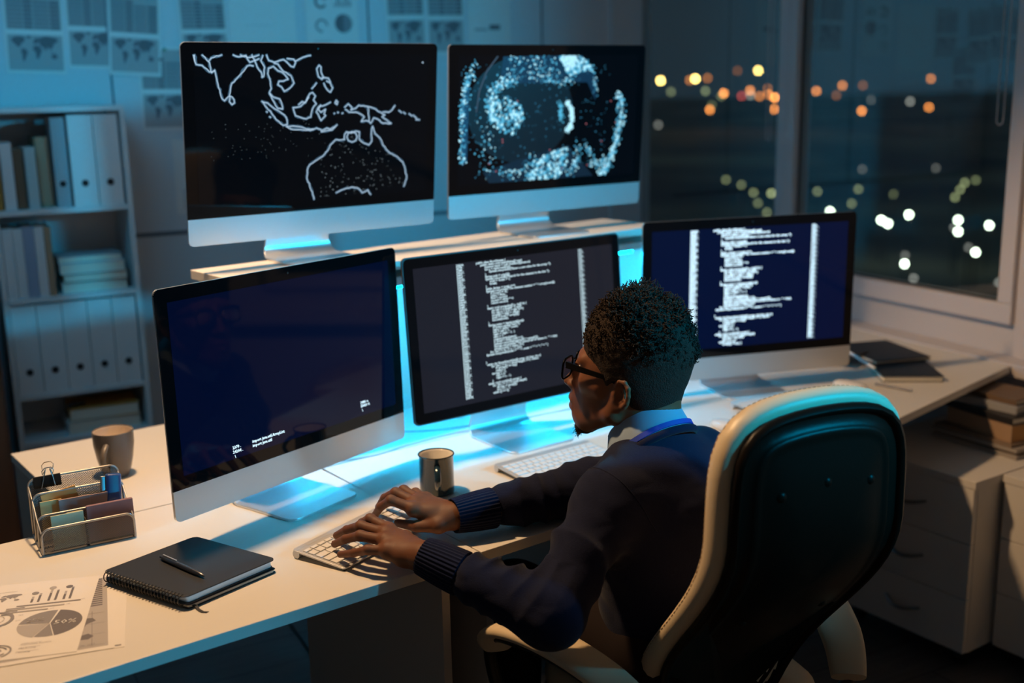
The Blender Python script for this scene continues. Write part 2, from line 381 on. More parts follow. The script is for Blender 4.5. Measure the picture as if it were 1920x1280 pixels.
# ---------------------------------------------------------------- monitors
MW=.65
def back_shell(w,h,cz,edge,bulge,n=10):
    rings=[]
    prof=[(1,0.0),(1,edge)]+[(1-k/n*.9, edge+bulge*math.sin(k/n*PI/2)**1.0) for k in range(1,n+1)]
    for s_,d in prof:
        ol=rrect(w*s_,h*s_,max(.012*s_,.003),5)
        rings.append([(x,d,cz+z) for x,z in ol])
    return rings
def stand(parent, hz, bottom_gap, z_top):
    """aluminium L stand in gravity frame of the parent; origin at front-bottom centre of screen on the desk"""
    W=.195; t=.0055; pts=[]
    # side profile (y,z): foot front -> back -> bend -> up, leaning forward to the hinge
    pts=[(-.072,t),(.10,t)]
    for k in range(1,9):
        a=R(-90+k*100/8); pts.append((.10+.028*math.cos(a),t+.028+.028*math.sin(a)))
    pts.append((.055+.02,hz))
    out=[]
    mb=MB(); nn=len(pts)
    L=[];Rr=[]
    for i,(y,z) in enumerate(pts):
        p0=pts[max(i-1,0)];p1=pts[min(i+1,nn-1)]; tx=Vector((p1[0]-p0[0],p1[1]-p0[1])).normalized(); nv=Vector((-tx.y,tx.x))*t/2
        L.append((y+nv.x,z+nv.y-t/2)); Rr.append((y-nv.x,z-nv.y-t/2))
    # foot with rounded front corners: build as strip sections of varying width
    secs=[]
    cr=.022
    yy=[(-.072+cr*(1-math.cos(R(a))), W/2-cr+cr*math.sin(R(a))) for a in (0,20,40,60,75,90)]
    rings=[]
    for (y,hw) in yy: rings.append([(-hw,y,0),(hw,y,0),(hw,y,t),(-hw,y,t)])
    for i in range(1,nn):
        (ly,lz),(ry,rz)=L[i],Rr[i]
        hw=W/2 if i<3 else W/2-.012*min(1,(i-2)/8)
        if i==nn-1: hw=W/2-.02
        rings.append([(-hw,ry,rz),(hw,ry,rz),(hw,ly,lz),(-hw,ly,lz)])
    mb.loft(rings)
    return mb
def monitor(pose, label, chin=True, shell='alu', base_z=DZ, glass_mat=None):
    X,Y,ZT,yaw,tilt=pose
    H=.45 if chin else .389; G_=.388
    T=frame((X,Y,ZT),yaw,tilt)
    # root at the foot on the surface
    up=(T.to_3x3()@Vector((0,0,1)))
    bc=Vector((X,Y,ZT))-up*H
    root=empty('desktop_monitor',frame((bc.x,bc.y,base_z),yaw),label,'monitor','large desktop monitors')
    inv=root.matrix_world.inverted()
    B=inv@T                                   # screen frame local, origin top centre
    cz=-H/2
    MB().loft(back_shell(MW,H,cz,.006,.036)).build('rear_housing',M[shell],root,M=B,smooth=40)
    if chin:
        # aluminium chin (front strip)
        ol=[(x,z) for x,z in rrect(MW,H,.012,6,0,cz)]
        pts=[(x,z) for x,z in ol if z<=-G_]
        pts=sorted([p for p in ol if p[1]<-H+.0125],key=lambda p:p[0])
        poly=[(-MW/2,-G_)]+pts+[(MW/2,-G_)]
        mb=MB(); n=len(poly)
        mb.add([(x,-.0006,z) for x,z in poly]+[(x,.004,z) for x,z in poly],[tuple(range(n)),tuple(range(2*n-1,n-1,-1))]+[(i,(i+1)%n,n+(i+1)%n,n+i) for i in range(n)])
        mb.build('chin',M['alu_chin'],root,M=B,smooth=0,label='plain satin aluminium strip under the screen')
        gz=G_
    else:
        gz=H-.004
    w2=MW if chin else MW-.006; x0=w2/2; top=0 if chin else -.003
    ol=[p for p in rrect(w2,H if chin else H-.006,.012,6,0,cz)]
    if chin:
        up_=sorted([p for p in ol if p[1]>-.0125],key=lambda p:p[0]); poly=[(-x0,-G_)]+up_+[(x0,-G_)]
    else: poly=ol
    n=len(poly); mb=MB()
    mb.add([(x,-.0012,z) for x,z in poly]+[(x,.003,z) for x,z in poly],[tuple(range(n)),tuple(range(2*n-1,n-1,-1))]+[(i,(i+1)%n,n+(i+1)%n,n+i) for i in range(n)])
    gl=mb.build('front_glass',M['glass_black'],root,M=B,smooth=0)
    # camera dot
    MB().lathe([(.0001,0),(.0022,0),(.0022,.0004),(.0001,.0004)],10,Matrix.Translation((0,-.0014,-.013))@Matrix.Rotation(PI/2,4,'X')).build('camera_lens',M['black_plastic'],root,M=B)
    hz=(B@Vector((0,.03,-H*.52))).z
    st=stand(root,hz,0,0).build('stand',M['alu'],root,bevel=.001,smooth=40)
    st.location=(0,.0,0.0002)
    return root,B
DU,DV0,DW,DH=-.2985,-.0265,.597,.336
def display(root,B,col,strength):
    m=bpy.data.materials.new('lit display'); m.use_nodes=True; b=m.node_tree.nodes['Principled BSDF']
    b.inputs['Base Color'].default_value=(.004,.004,.005,1); b.inputs['Roughness'].default_value=.05; b.inputs['Specular IOR Level'].default_value=.25
    b.inputs['Emission Color'].default_value=(*col,1); b.inputs['Emission Strength'].default_value=strength
    d=MB().box(DU,-.0016,DV0-DH,DU+DW,-.0011,DV0).build('display',m,root,M=B,smooth=0); return d
def text_mesh(lines, name, m, parent, B, size, space=1.0, bold=.0):
    """lines: list of (u,v,string[,scale]) -> one mesh of letter shapes lying on the screen"""
    allv=[];allf=[]
    for L in lines:
        cu=bpy.data.curves.new('t','FONT'); cu.body=L[2]; cu.size=size*(L[3] if len(L)>3 else 1); cu.offset=bold; cu.resolution_u=1; cu.space_character=space
        o=bpy.data.objects.new('t',cu); COL.objects.link(o); dg=bpy.context.evaluated_depsgraph_get(); dg.update()
        me=o.evaluated_get(dg).to_mesh()
        b=len(allv)
        allv+=[(v.co.x+L[0],-.0019,v.co.y+L[1]) for v in me.vertices]
        allf+=[tuple(b+i for i in p.vertices) for p in me.polygons]
        bpy.data.objects.remove(o,do_unlink=True); bpy.data.curves.remove(cu)
    mb=MB(); mb.v=allv; mb.f=allf; mb.m=[0]*len(allf)
    return mb.build(name,m,parent,M=B,smooth=0)
def strokes(pl, name, m, parent, B, w, y=-.0019, closed=False):
    """polylines on the screen as thin luminous ribbons"""
    mb=MB()
    for p in pl:
        for (a,b) in zip(p[:-1],p[1:]):
            a=Vector(a);b=Vector(b)
            if (b-a).length<1e-6: continue
            d=(b-a).normalized(); n=Vector((-d.y,d.x))*w/2; a=a-d*w*.3; b=b+d*w*.3
            q=[a-n,b-n,b+n,a+n]; mb.add([(v.x,y,v.y) for v in q],[(0,1,2,3)])
    return mb.build(name,m,parent,M=B,smooth=0)

POSE={'A':(-.4585,2.3034,1.2591,53.06,1.04),'C':(.6695,3.1192,1.2477,15.7,-.47),'D':(-.4343,2.704,1.7168,35.6,-6.13),'E':(.1254,3.1563,1.7176,33.38,-3.65),'B':(.0168,2.726,1.2369,36.15,4.65)}
txt=emat('glyph white',(.62,.86,1),1.7)
txt2=emat('glyph grey white',(.60,.80,.88),1.15)
# ---- A : nearly empty navy terminal
rA,BA=monitor(POSE['A'],'front left monitor with a nearly empty navy screen and two short code lines')
display(rA,BA,(.0008,.005,.045),.38)
text_mesh([(-.1785,-.342,'2370 .'),(-.1785,-.351,'24204 .'),(-.1745,-.361,'\\'),(-.128,-.342,'import java.util.ArrayList;'),(-.128,-.351,'import java.util'),
           (.1845,-.335,'2486 o.'),(.1845,-.343,'25420 0.'),(.188,-.353,'\\')],'screen_text',txt,rA,BA,.0085,1.0,.0002)
CODE="""public class BootStream {
    public static void main(String[] args)
        Scanner input = new Scanner(System.in)
        int n = input.nextInt();
            System.out.println("Enter a new value for the array: ");
        }
        String path = args[0];
        System.out.println("Search for the element in the list: ");
            total = count + 1;
            break;
        }
        while (index < total; i++)
        System.out.println("The element number = " + array[count]);
            if (count != 0);
            value = first;
            first = second;
            second = value + n;
            return second;
        }
        static void merge(int[] a, int[] b) {
            int left = a.length;  // split
            for (int k = 0; k < left; k++)
            array[k] = b[k] + offset;
            total = total + array[k];
            list.add(total);
        }
        String name = input.nextLine();
            if (name.equals("start"))
            value = value * count;
            left = left + 1;
            right = right - 1;  } 
            case = 1;
            output.write(name);
            if (total > limit) total = 0;
            System.out.println(array[0] + array[1]);
            System.out.println("The sorted list of values is : " + list);
            array[count] = value; i++)
        for (int i = 0; i < n - 1; i++)
    System.out.println(total = " " + count + " " + " i " + " )


   }
    static int linearSearch(int[] array, int key, int n)
        for (int i = 0; i < array.length; i++) return
            if (array[i] == key)
            return i;
        int last = -1;
            left = 0;
            right = n - 1;
        }
    static void sort(int[] array) {
        for (int i = 1; i < array.length)
            int key = array[i];
            int j = i - 1;
        while (j >= 0)
            array[j] = key; }
""".split('\n')
def code_screen(root,B,m,u0,col1,col2,vtop,dv,size,nl,mid=-.006,ex=1.0,bold=.0003):
    rnd=random.Random(3)
    lines=[]
    for i in range(nl):
        v=vtop-i*dv
        ch=CODE[i%len(CODE)]
        ind=len(ch)-len(ch.lstrip())
        if ch.strip(): lines.append((u0+ind*.0030,v,ch.strip()))
        a='%d .'%(2370+i*7+rnd.randint(0,5)) if i%3 else '%d. '%(24200+i*7)
        lines.append((col1+i*.0,v,a))
        lines.append((col2,v,'%d . '%(1200+i*13) if i%2 else '%d%s'%(100+i,' .')))
    return text_mesh(lines,'screen_text',m,root,B,size,1.14,bold)
rB,BB=monitor(POSE['B'],'black-framed monitor in the middle showing white code on a dark grey screen',chin=False,shell='alu_dark')
display(rB,BB,(.019,.020,.032),.6)
code_screen(rB,BB,txt2,-.125,-.181,.186,-.034,.00585,.0072,55)
rC,BC=monitor(POSE['C'],'front right monitor before the window showing white code on a navy screen')
display(rC,BC,(.0005,.007,.055),.5)
code_screen(rC,BC,txt,-.118,-.186,.183,-.034,.00585,.0078,56,bold=.00045)
# ---- D : luminous map
rD,BD=monitor(POSE['D'],'upper left monitor on the raised shelf showing a glowing map outline',base_z=HT)
display(rD,BD,(.003,.004,.007),.15)
COAST = [[-297,-27,-292,-47,-279,-49,-263,-63,-250,-61,-246,-83,-235,-122,-230,-126,-219,-116,-212,-88,-198,-76,-175,-51,-169,-49,-160,-51],[-295,-25,-292,-47],[-278,-27,-262,-43,-258,-65,-250,-59],[-233,-23,-257,-33,-264,-41],[-207,-23,-194,-31,-177,-27,-168,-43,-157,-39,-151,-53,-142,-64,-140,-76,-136,-74,-133,-54,-142,-39,-137,-23],[-163,-23,-155,-39,-146,-35],[-190,-22,-172,-33,-159,-31,-146,-23],[-217,-116,-208,-124,-207,-131,-213,-135,-219,-128,-217,-116],[-128,-23,-123,-39,-110,-43,-96,-39,-87,-37,-69,-52,-62,-54,-57,-44,-61,-37,-78,-35],[-59,-41,-40,-33,-19,-27],[-110,-45,-101,-47,-87,-64,-69,-73,-62,-90,-69,-98,-86,-108,-93,-98,-102,-93,-99,-85,-88,-85,-76,-81,-87,-68,-101,-62,-112,-52,-124,-56,-126,-68,-120,-85,-118,-101,-123,-110,-114,-120],[-114,-120,-98,-125,-93,-136,-91,-148,-103,-146,-112,-131,-118,-120,-123,-112],[-142,-129,-128,-133,-112,-146,-94,-157,-82,-168,-80,-183,-90,-185,-108,-171,-121,-152,-142,-129],[-83,-187,-66,-187,-42,-191,-33,-195,-14,-196,-21,-199,-47,-196,-71,-194,-83,-187],[-16,-198,-6,-194,6,-198],[6,-201,21,-195,30,-198,48,-188,35,-200,26,-201,6,-203],[-65,-145,-58,-145,-46,-143,-32,-131,-22,-114,-15,-112,-8,-120,-13,-129,-6,-138,-16,-150,-20,-168,-32,-172,-47,-168,-59,-164,-63,-153,-65,-145],[-51,-139,-42,-132,-34,-135,-25,-122],[-17,-103,-5,-90],[2,-50,7,-54,7,-65,14,-78,9,-82,0,-76,-4,-58,2,-50],[21,-86,31,-91,37,-102,31,-112,21,-104,14,-91],[9,-78,26,-80,31,-89],[31,-135,21,-140,4,-144,-1,-151,6,-158,18,-151,14,-162,18,-166,6,-177,1,-168,-6,-157,-1,-146,6,-141],[46,-131,50,-135,48,-141,43,-137,46,-131],[68,-148,78,-140,88,-149,85,-155,98,-151,106,-144,131,-148,146,-152,165,-162,178,-169,170,-173,183,-181,196,-190,173,-189,157,-178,147,-175,139,-188,126,-181,113,-183,121,-172,111,-165,98,-160,80,-160,70,-153],[131,-148,134,-184],[172,-162,188,-163,199,-156,206,-147,201,-152],[217,-159,225,-165],[230,-164,236,-168],[246,-168,255,-174],[258,-172,269,-181],[266,-183,277,-184],[40,-162,42,-161],[49,-159,52,-160],[61,-162,64,-161],[-131,-152,-129,-154],[-124,-164,-121,-166],[-14,-363,-18,-345,-32,-312,-29,-286,-24,-279,-10,-271,10,-261,23,-248,30,-235,45,-223,55,-225,68,-224,68,-212,73,-206,85,-209,98,-205,108,-207,108,-225,121,-235,134,-240,142,-231,141,-208,144,-195,152,-214,165,-225,173,-242,189,-259,211,-271,230,-286,238,-306,242,-329,234,-348,226,-366],[32,-364,45,-351,65,-344,88,-340,106,-345,116,-356,124,-364,132,-350,140,-362],[88,-206,98,-210,102,-219,98,-228,88,-231,78,-227,74,-218,78,-209,88,-206]]

cl=[[(p[i]/1000,p[i+1]/1000) for i in range(0,len(p),2)] for p in COAST]
def jitter(pl,amp,rnd):
    out=[]
    for p in pl:
        q=[p[0]]
        for a,b in zip(p[:-1],p[1:]):
            L=math.dist(a,b); n=max(1,int(L/.006))
            for k in range(1,n+1):
                t=k/n; j=0 if k==n else amp
                q.append((a[0]+(b[0]-a[0])*t+rnd.uniform(-j,j), a[1]+(b[1]-a[1])*t+rnd.uniform(-j,j)))
        out.append(q)
    return out
cl=[[(u,min(v,-.0268-.0006*(i_%3))) for i_,(u,v) in enumerate(p) if v>-.364] for p in cl]
rr=random.Random(5)
glowA=emat('map outline glow',(.55,.72,.88),.85); glowB=emat('map halo',(.10,.20,.32),.55)
halo=strokes(jitter(cl,.0015,rr),'map_halo',glowB,rD,BD,.0055,-.00175)
strokes(jitter(cl,.0015,rr),'map_outline',glowA,rD,BD,.0019,-.0020)
def dots(parts,name,m,root,B,y=-.0019,n=7):
    mb=MB()
    for (u,v,r) in parts:
        if not(DU+r<u<DU+DW-r and DV0-DH+r<v<DV0-r): continue
        mb.add([(u+r*math.cos(2*PI*k/n),y,v+r*math.sin(2*PI*k/n)) for k in range(n)],[tuple(range(n))])
    return mb.build(name,m,root,M=B,smooth=0)
dd=[]
aus=[p for p in cl if len(p)>30][-1]
def inside(u,v,poly):
    c=False;n=len(poly)
    for i in range(n):
        a,b=poly[i],poly[i-1]
        if (a[1]>v)!=(b[1]>v) and u<(b[0]-a[0])*(v-a[1])/(b[1]-a[1])+a[0]: c=not c
    return c
for k in range(260):
    u=rr.uniform(.0,.24); v=rr.uniform(-.36,-.19)
    if inside(u,v,aus): dd.append((u,v,rr.choice([.0006,.0009,.0014])))
for k in range(70): dd.append((rr.uniform(-.27,.02),rr.uniform(-.26,-.17),.0007))
dots(dd,'map_specks',emat('map specks',(.35,.42,.45),.35),rD,BD)
dots([(.283,-.045,.0022)],'map_marker',glowA,rD,BD)
# ---- E : globe of points
rE,BE=monitor(POSE['E'],'upper right monitor on the raised shelf showing a blue globe of glowing dots',base_z=HT)
display(rE,BE,(.003,.004,.008),.2)
def blobpoly(pts,mname,col,s,y):
    m=emat(mname,col,s); mb=MB(); mb.add([(u,y,v) for u,v in pts],[tuple(range(len(pts)))]); return mb.build('globe_shade',m,rE,M=BE,smooth=0)
def ell(cu,cv,a,b,n=40,a0=0,a1=360): return [(cu+a*math.cos(R(a0+(a1-a0)*k/n)),cv+b*math.sin(R(a0+(a1-a0)*k/n))) for k in range(n)]
clipd=lambda P:[(min(max(u,DU+.001),DU+DW-.001),min(max(v,DV0-DH+.001),DV0-.001)) for u,v in P]
blobpoly(clipd(ell(-.10,-.17,.17,.14)),'globe navy',(.002,.009,.032),.2,-.00165)
blobpoly(clipd([(-.16,-.03),(.10,-.027),(.155,-.09),(.15,-.15),(.12,-.10),(.02,-.10),(-.17,-.10)]),'globe blue',(.004,.03,.09),.6,-.0017)
blobpoly(clipd([(-.29,-.15),(-.275,-.10),(-.26,-.07),(-.265,-.15),(-.27,-.3),(-.285,-.31)]),'globe blue edge',(.005,.05,.13),.8,-.0017)
blobpoly(clipd([(-.22,-.33),(-.1,-.30),(.06,-.27),(.15,-.36),(-.2,-.36)]),'globe blue low',(.004,.02,.06),.4,-.0017)
E1=[];E2=[];E3=[]
rr=random.Random(11)
def along(P,w,n,big=.0035,l=None):
    for k in range(n):
        i=rr.randrange(len(P)-1); t=rr.random(); u=P[i][0]+(P[i+1][0]-P[i][0])*t; v=P[i][1]+(P[i+1][1]-P[i][1])*t
        (l if l is not None else rr.choice([E1,E2,E2,E3])).append((u+rr.gauss(0,w),v+rr.gauss(0,w),rr.uniform(.0008,big)))
along([(-.246,-.044),(-.266,-.087),(-.275,-.115),(-.285,-.162),(-.286,-.215),(-.289,-.264),(-.28,-.311)],.007,260)
along([(.234,-.129),(.246,-.182),(.237,-.234),(.223,-.287),(.202,-.334),(.179,-.359)],.007,420,.004)
def fillp(P,n,big=.0035,l=None):
    us=[p[0] for p in P]; vs=[p[1] for p in P]
    c=0
    while c<n:
        u=rr.uniform(min(us),max(us)); v=rr.uniform(min(vs),max(vs))
        if inside(u,v,P): (l if l is not None else rr.choice([E1,E2,E2,E3])).append((u,v,rr.uniform(.0008,big))); c+=1
fillp([(-.14,-.028),(.016,-.028),(.03,-.095),(-.02,-.10),(-.153,-.08)],190,.003)
fillp([(.019,-.028),(.092,-.028),(.12,-.045),(.139,-.07),(.10,-.07),(.055,-.085)],420,.004,None)
fillp([(.022,-.028),(.085,-.028),(.075,-.05),(.05,-.07)],160,.004,E1)
along([(.12,-.045),(.145,-.08),(.15,-.13)],.005,60,.003)
along([(-.12,-.09),(-.17,-.10),(-.195,-.13),(-.20,-.165),(-.185,-.20)],.009,260,.004)
fillp([(-.195,-.15),(-.15,-.13),(-.10,-.16),(-.09,-.19),(-.115,-.235),(-.17,-.225),(-.20,-.19)],330,.0045)

along([(-.03,-.09),(.03,-.10),(.07,-.09)],.006,80,.003)
along([(.052,-.151),(.068,-.172),(.071,-.197),(.067,-.220),(.054,-.230)],.0035,330,.0035,E1)
along([(.032,-.151),(.030,-.176),(.035,-.199)],.004,110,.003,E2)
fillp([(-.086,-.36),(-.062,-.33),(-.025,-.296),(.03,-.28),(.058,-.275),(.058,-.326),(.027,-.36)],420,.0045)
along([(-.16,-.33),(-.12,-.34),(-.08,-.335),(-.05,-.30)],.010,90,.0035)
along([(.065,-.353),(.08,-.33),(.096,-.307)],.009,90,.003)
along([(.082,-.280),(.128,-.277),(.143,-.32),(.171,-.332),(.19,-.31)],.007,120,.0035)
fillp([(-.29,-.35),(-.29,-.05),(.2,-.05),(.2,-.35)],330,.0022,E3)
along([(-.23,-.20),(-.20,-.27),(-.21,-.33)],.018,70,.003)
dots(E1,'bright_dots',emat('globe dots white',(.45,.85,1),1.1),rE,BE,-.00200)
dots(E2,'blue_dots',emat('globe dots cyan',(.10,.52,.80),.9),rE,BE,-.00192)
dots(E3,'dim_dots',emat('globe dots dim',(.04,.24,.42),.8),rE,BE,-.00184)
dots([(rr.uniform(-.25,.23),rr.uniform(-.34,-.12),.0022) for _ in range(14)],'red_dots',emat('globe dots red',(.9,.25,.3),.5),rE,BE,-.00204)
strokes([[(-.177,-.030),(-.211,-.068),(-.234,-.12),(-.242,-.171)]],'orbit_arc',emat('orbit arc',(.10,.13,.2),.5),rE,BE,.0035)

# ---------------------------------------------------------------- bookcase on the left wall (room local coordinates)
def RL(s,y,z): return RM @ Matrix.Translation((-s,y,z))   # s = distance left of the corner
BC=empty('bookcase', RL(2.765,-.305,0), 'tall white open bookcase against the left wall holding files and books','bookcase')
W_=.448; D_=.30
for x0 in (0,W_-.018): MB().box(x0,0,0,x0+.018,D_,1.574).build('side_panel',M['shelf'],BC,bevel=.001,smooth=0)
for z in (1.556,1.222,.925,.592,.26,.06):
    MB().box(.0185,.002,z-.0,W_-.0185,D_-.01,z+.018).build('shelf_board' if z<1.5 else 'top_board',M['shelf'],BC,bevel=.001,smooth=0)
MB().box(.0185,D_-.008,.06,W_-.0185,D_-.002,1.556).build('back_panel',M['shelf'],BC,smooth=0)
def magfile(x,y,z,w,h,label,group,tilt=0,col='binder'):
    e=empty('magazine_file',RL(2.765,-.305,0)@Matrix.Translation((x,y,z))@Matrix.Rotation(R(tilt),4,'Y'),label,'magazine file',group)
    mb=MB(); t=.002; d=.24
    # open-backed card box: spine at front, high side walls cut diagonally
    mb.box(0,0,0,w,t,h)
    for x0 in (0,w-t):
        mb.add([(x0,t,0),(x0,d,0),(x0,d,h*.45),(x0,d*.55,h),(x0,t,h),(x0+t,t,0),(x0+t,d,0),(x0+t,d,h*.45),(x0+t,d*.55,h),(x0+t,t,h)],
               [(0,1,2,3,4),(9,8,7,6,5),(0,5,6,1),(1,6,7,2),(2,7,8,3),(3,8,9,4),(4,9,5,0)])
    mb.box(t,t,0,w-t,d,t)
    mb.build('card_body',M[col],e,smooth=0)
    MB().lathe([(.0001,0),(.0125,0),(.0125,.001),(.0001,.001)],20,Matrix.Translation((w/2,-.0002,.078))@Matrix.Rotation(PI/2,4,'X')).build('finger_hole',M['hole'],e)
    MB().tube([(w/2+.0125*math.cos(a*PI/10),-.0006,.078+.0125*math.sin(a*PI/10)) for a in range(20)],.0012,6,closed=True).build('eyelet',M['alu'],e)
    return e
ordn=['leftmost','second from the left','middle','second from the right','rightmost']
for i in range(5):
    magfile(.0195+i*.0815,.006,.6105,.079,.308,'%s white file of the five with finger holes on the third shelf'%ordn[i],'files on the third shelf')
magfile(.26,.006,1.2405,.079,.305,'white magazine file on the top shelf, left of the pair','files on the top shelf')
magfile(.342,.006,1.2405,.079,.305,'white magazine file on the top shelf, right beside the bookcase side','files on the top shelf')
def book(x,y,z,w,d,h,cover,label,group=None,M0=None,page='pages',tilt=0,flat=False,spine=True,name='book'):
    """standing: w thickness (x), d depth (y), h height. flat: w length x, d depth y, h thickness"""
    T=(M0 if M0 is not None else RL(2.765,-.305,0))@Matrix.Translation((x,y,z))@Matrix.Rotation(R(tilt),4,'Y' if not flat else 'Z')
    e=empty(name,T,label,'book',group); c=.0025
    cv=MB(); pg=MB()
    if not flat:
        cv.box(0,0,0,c,d,h); cv.box(w-c,0,0,w,d,h); cv.box(c,0,0,w-c,c,h)
        pg.box(c,c,.003,w-c,d-.004,h-.003)
    else:
        cv.box(0,0,0,w,d,c); cv.box(0,0,h-c,w,d,h); cv.box(0,0,c,c,d,h-c)
        pg.box(c,.003,c,w-.003,d-.003,h-c)
    cv.build('cover',cover,e,bevel=.0008,smooth=0); pg.build('pages',M['pages'],e,smooth=0)
    return e
M['pages']=mat('book pages',(.72,.68,.58),.8,noise=(120,.08,4,(1,1,30)))
M['bk_white']=mat('white cover',(.70,.72,.74),.6); M['bk_grey']=mat('grey cover',(.36,.37,.40),.6); M['bk_brown']=mat('brown cover',(.16,.10,.06),.6)
M['bk_ochre']=mat('ochre cover',(.50,.24,.05),.6); M['bk_dark']=mat('dark cover',(.02,.02,.024),.45); M['bk_tan']=mat('tan cover',(.42,.28,.18),.6)
M['bk_teal']=mat('pale teal cover',(.45,.62,.66),.6); M['bk_blue']=mat('dusty blue cover',(.30,.38,.52),.6); M['bk_red']=mat('brick cover',(.38,.15,.09),.6)
g='books standing on the top shelf'
book(.020,.03,1.2405,.020,.17,.20,M['bk_ochre'],'ochre book at the left end of the top shelf row',g)
book(.045,.02,1.2405,.036,.17,.222,M['bk_white'],'thick white book on the top shelf beside the ochre one',g)
book(.084,.03,1.2405,.030,.16,.200,M['bk_brown'],'brown narrow book between the white and pale teal books',g)
book(.118,.015,1.2405,.034,.17,.205,M['bk_teal'],'pale teal book on the top shelf',g)
book(.158,.06,1.2405,.042,.16,.235,M['bk_tan'],'tan book right of the pale teal one on the top shelf',g)
magfile(.208,.02,1.2405,.044,.298,'dark grey file standing left of the white pair','files on the top shelf',0,'bk_grey')
g='books standing on the second shelf'
for i,(w,c,h,l) in enumerate([(.034,'bk_white',.238,'leftmost'),(.030,'bk_white',.236,'second from the left'),(.034,'bk_blue',.240,'third from the left'),(.030,'bk_white',.238,'fourth from the left'),(.022,'bk_tan',.236,'rightmost')]):
    book(.0195+[0,.035,.066,.101,.132][i],.01,.9435,w,.18,h,M[c],'%s standing book of the second shelf row, %s cover'%(l,{'bk_white':'white','bk_blue':'dusty blue','bk_tan':'tan'}[c]),g)
g='books stacked on the second shelf'
book(.195,.03,.9435,.215,.16,.036,M['bk_white'],'white book at the bottom of the second shelf stack',g,flat=True)
book(.20,.025,.980,.213,.17,.030,M['bk_brown'],'brown book second from the bottom of the second shelf stack',g,flat=True)
book(.192,.02,1.0105,.215,.17,.036,M['bk_white'],'thick white book third in the second shelf stack',g,flat=True)
book(.188,.02,1.047,.212,.165,.024,M['bk_grey'],'grey book lying on top of the second shelf stack',g,flat=True,tilt=2)
g='books stacked on the lower shelf'
book(.18,.02,.6105-.3323,.225,.18,.001+.032,M['bk_white'],'hidden',g,flat=True) if False else None
book(.165,.02,.2785,.24,.19,.040,M['bk_white'],'white book at the foot of the lowest visible shelf stack',g,flat=True)
e=book(.17,.02,.319,.235,.18,.030,M['bk_grey'],'grey book second in the lowest visible shelf stack',g,flat=True)
# the lower shelf at z=.41 carries the visible stack
MB().box(.0185,.002,.425,W_-.0185,D_-.01,.443).build('shelf_board',M['shelf'],BC,bevel=.001,smooth=0)
book(.165,.015,.4435,.245,.19,.046,M['bk_white'],'large white book under the ochre book on the lower shelf',g,flat=True)
book(.172,.02,.490,.235,.185,.044,M['bk_ochre'],'ochre brown book lying on the white one on the lower shelf',g,flat=True,tilt=-2)
# small dark clips on that stack
kn=empty('dark_keychain',RL(2.765,-.305,0)@Matrix.Translation((.195,.045,.5345)),'small dark crumpled bunch lying on the ochre book','keychain')
mb=MB(); rr=random.Random(2)
for k in range(7): mb.ball((rr.uniform(-.02,.03),rr.uniform(-.015,.015),.010+rr.uniform(0,.006)),(rr.uniform(.008,.014),.008,.008),8)
mb.build('bunch',M['bk_dark'],kn)
# ---------------------------------------------------------------- wall sheets
def blob(cx,cy,w,h,rnd,n=14):
    return [(cx+w/2*math.cos(2*PI*k/n)*rnd.uniform(.55,1.15),cy+h/2*math.sin(2*PI*k/n)*rnd.uniform(.55,1.15)) for k in range(n)]
WORLD=[ # crude continents in unit box
 [(.02,.80),(.10,.88),(.22,.90),(.30,.84),(.27,.72),(.21,.66),(.20,.58),(.15,.55),(.10,.64),(.05,.70)],
 [(.22,.52),(.30,.50),(.34,.40),(.30,.26),(.26,.10),(.23,.14),(.22,.34),(.20,.44)],
 [(.33,.90),(.40,.94),(.40,.84),(.35,.82)],
 [(.45,.72),(.50,.84),(.56,.86),(.58,.74),(.52,.68),(.47,.66)],
 [(.45,.60),(.56,.62),(.62,.48),(.57,.30),(.53,.18),(.50,.22),(.49,.40),(.44,.48)],
 [(.57,.68),(.58,.86),(.72,.92),(.92,.86),(.95,.76),(.86,.68),(.84,.58),(.78,.50),(.73,.58),(.69,.44),(.65,.56),(.60,.60)],
 [(.80,.34),(.88,.38),(.93,.28),(.88,.20),(.80,.22)],
 [(.78,.46),(.84,.44),(.80,.40)]]
def print_mesh(e,items,y=-.0006,name='print',mats=None):
    """items: (poly, material index)"""
    mb=MB()
    for k,(p,mi) in enumerate(items): mb.add([(a,y-.00008*(k%40),b) for a,b in p],[tuple(range(len(p)))],None,mi)
    return mb.build(name,mats or [M['ink'],M['ink_l'],M['ink_m'],M['paper']],e,smooth=0)
def R4(x0,y0,x1,y1): return [(x0,y0),(x1,y0),(x1,y1),(x0,y1)]
def mapsheet_items(w,h):
    it=[(R4(.008,.012,w-.008,h*.44),1)]
    for c in WORLD: it.append(([(.016+x*(w-.03),.03+y*(h*.36)) for x,y in c],0))
    z0,z1=h*.50,h-.008
    it.append((R4(.008,z0,w-.008,z1),1))
    nr=10
    for r in range(nr):
        zz=z0+(z1-z0)*(r+.2)/nr; hh=(z1-z0)/nr*.62
        for (a,b,mi) in ((.02,.30,2),(.32,.47,0),(.50,.78,2),(.80,.97,0)):
            it.append((R4(.008+(w-.016)*a,zz,.008+(w-.016)*b,zz+hh),mi))
    return it
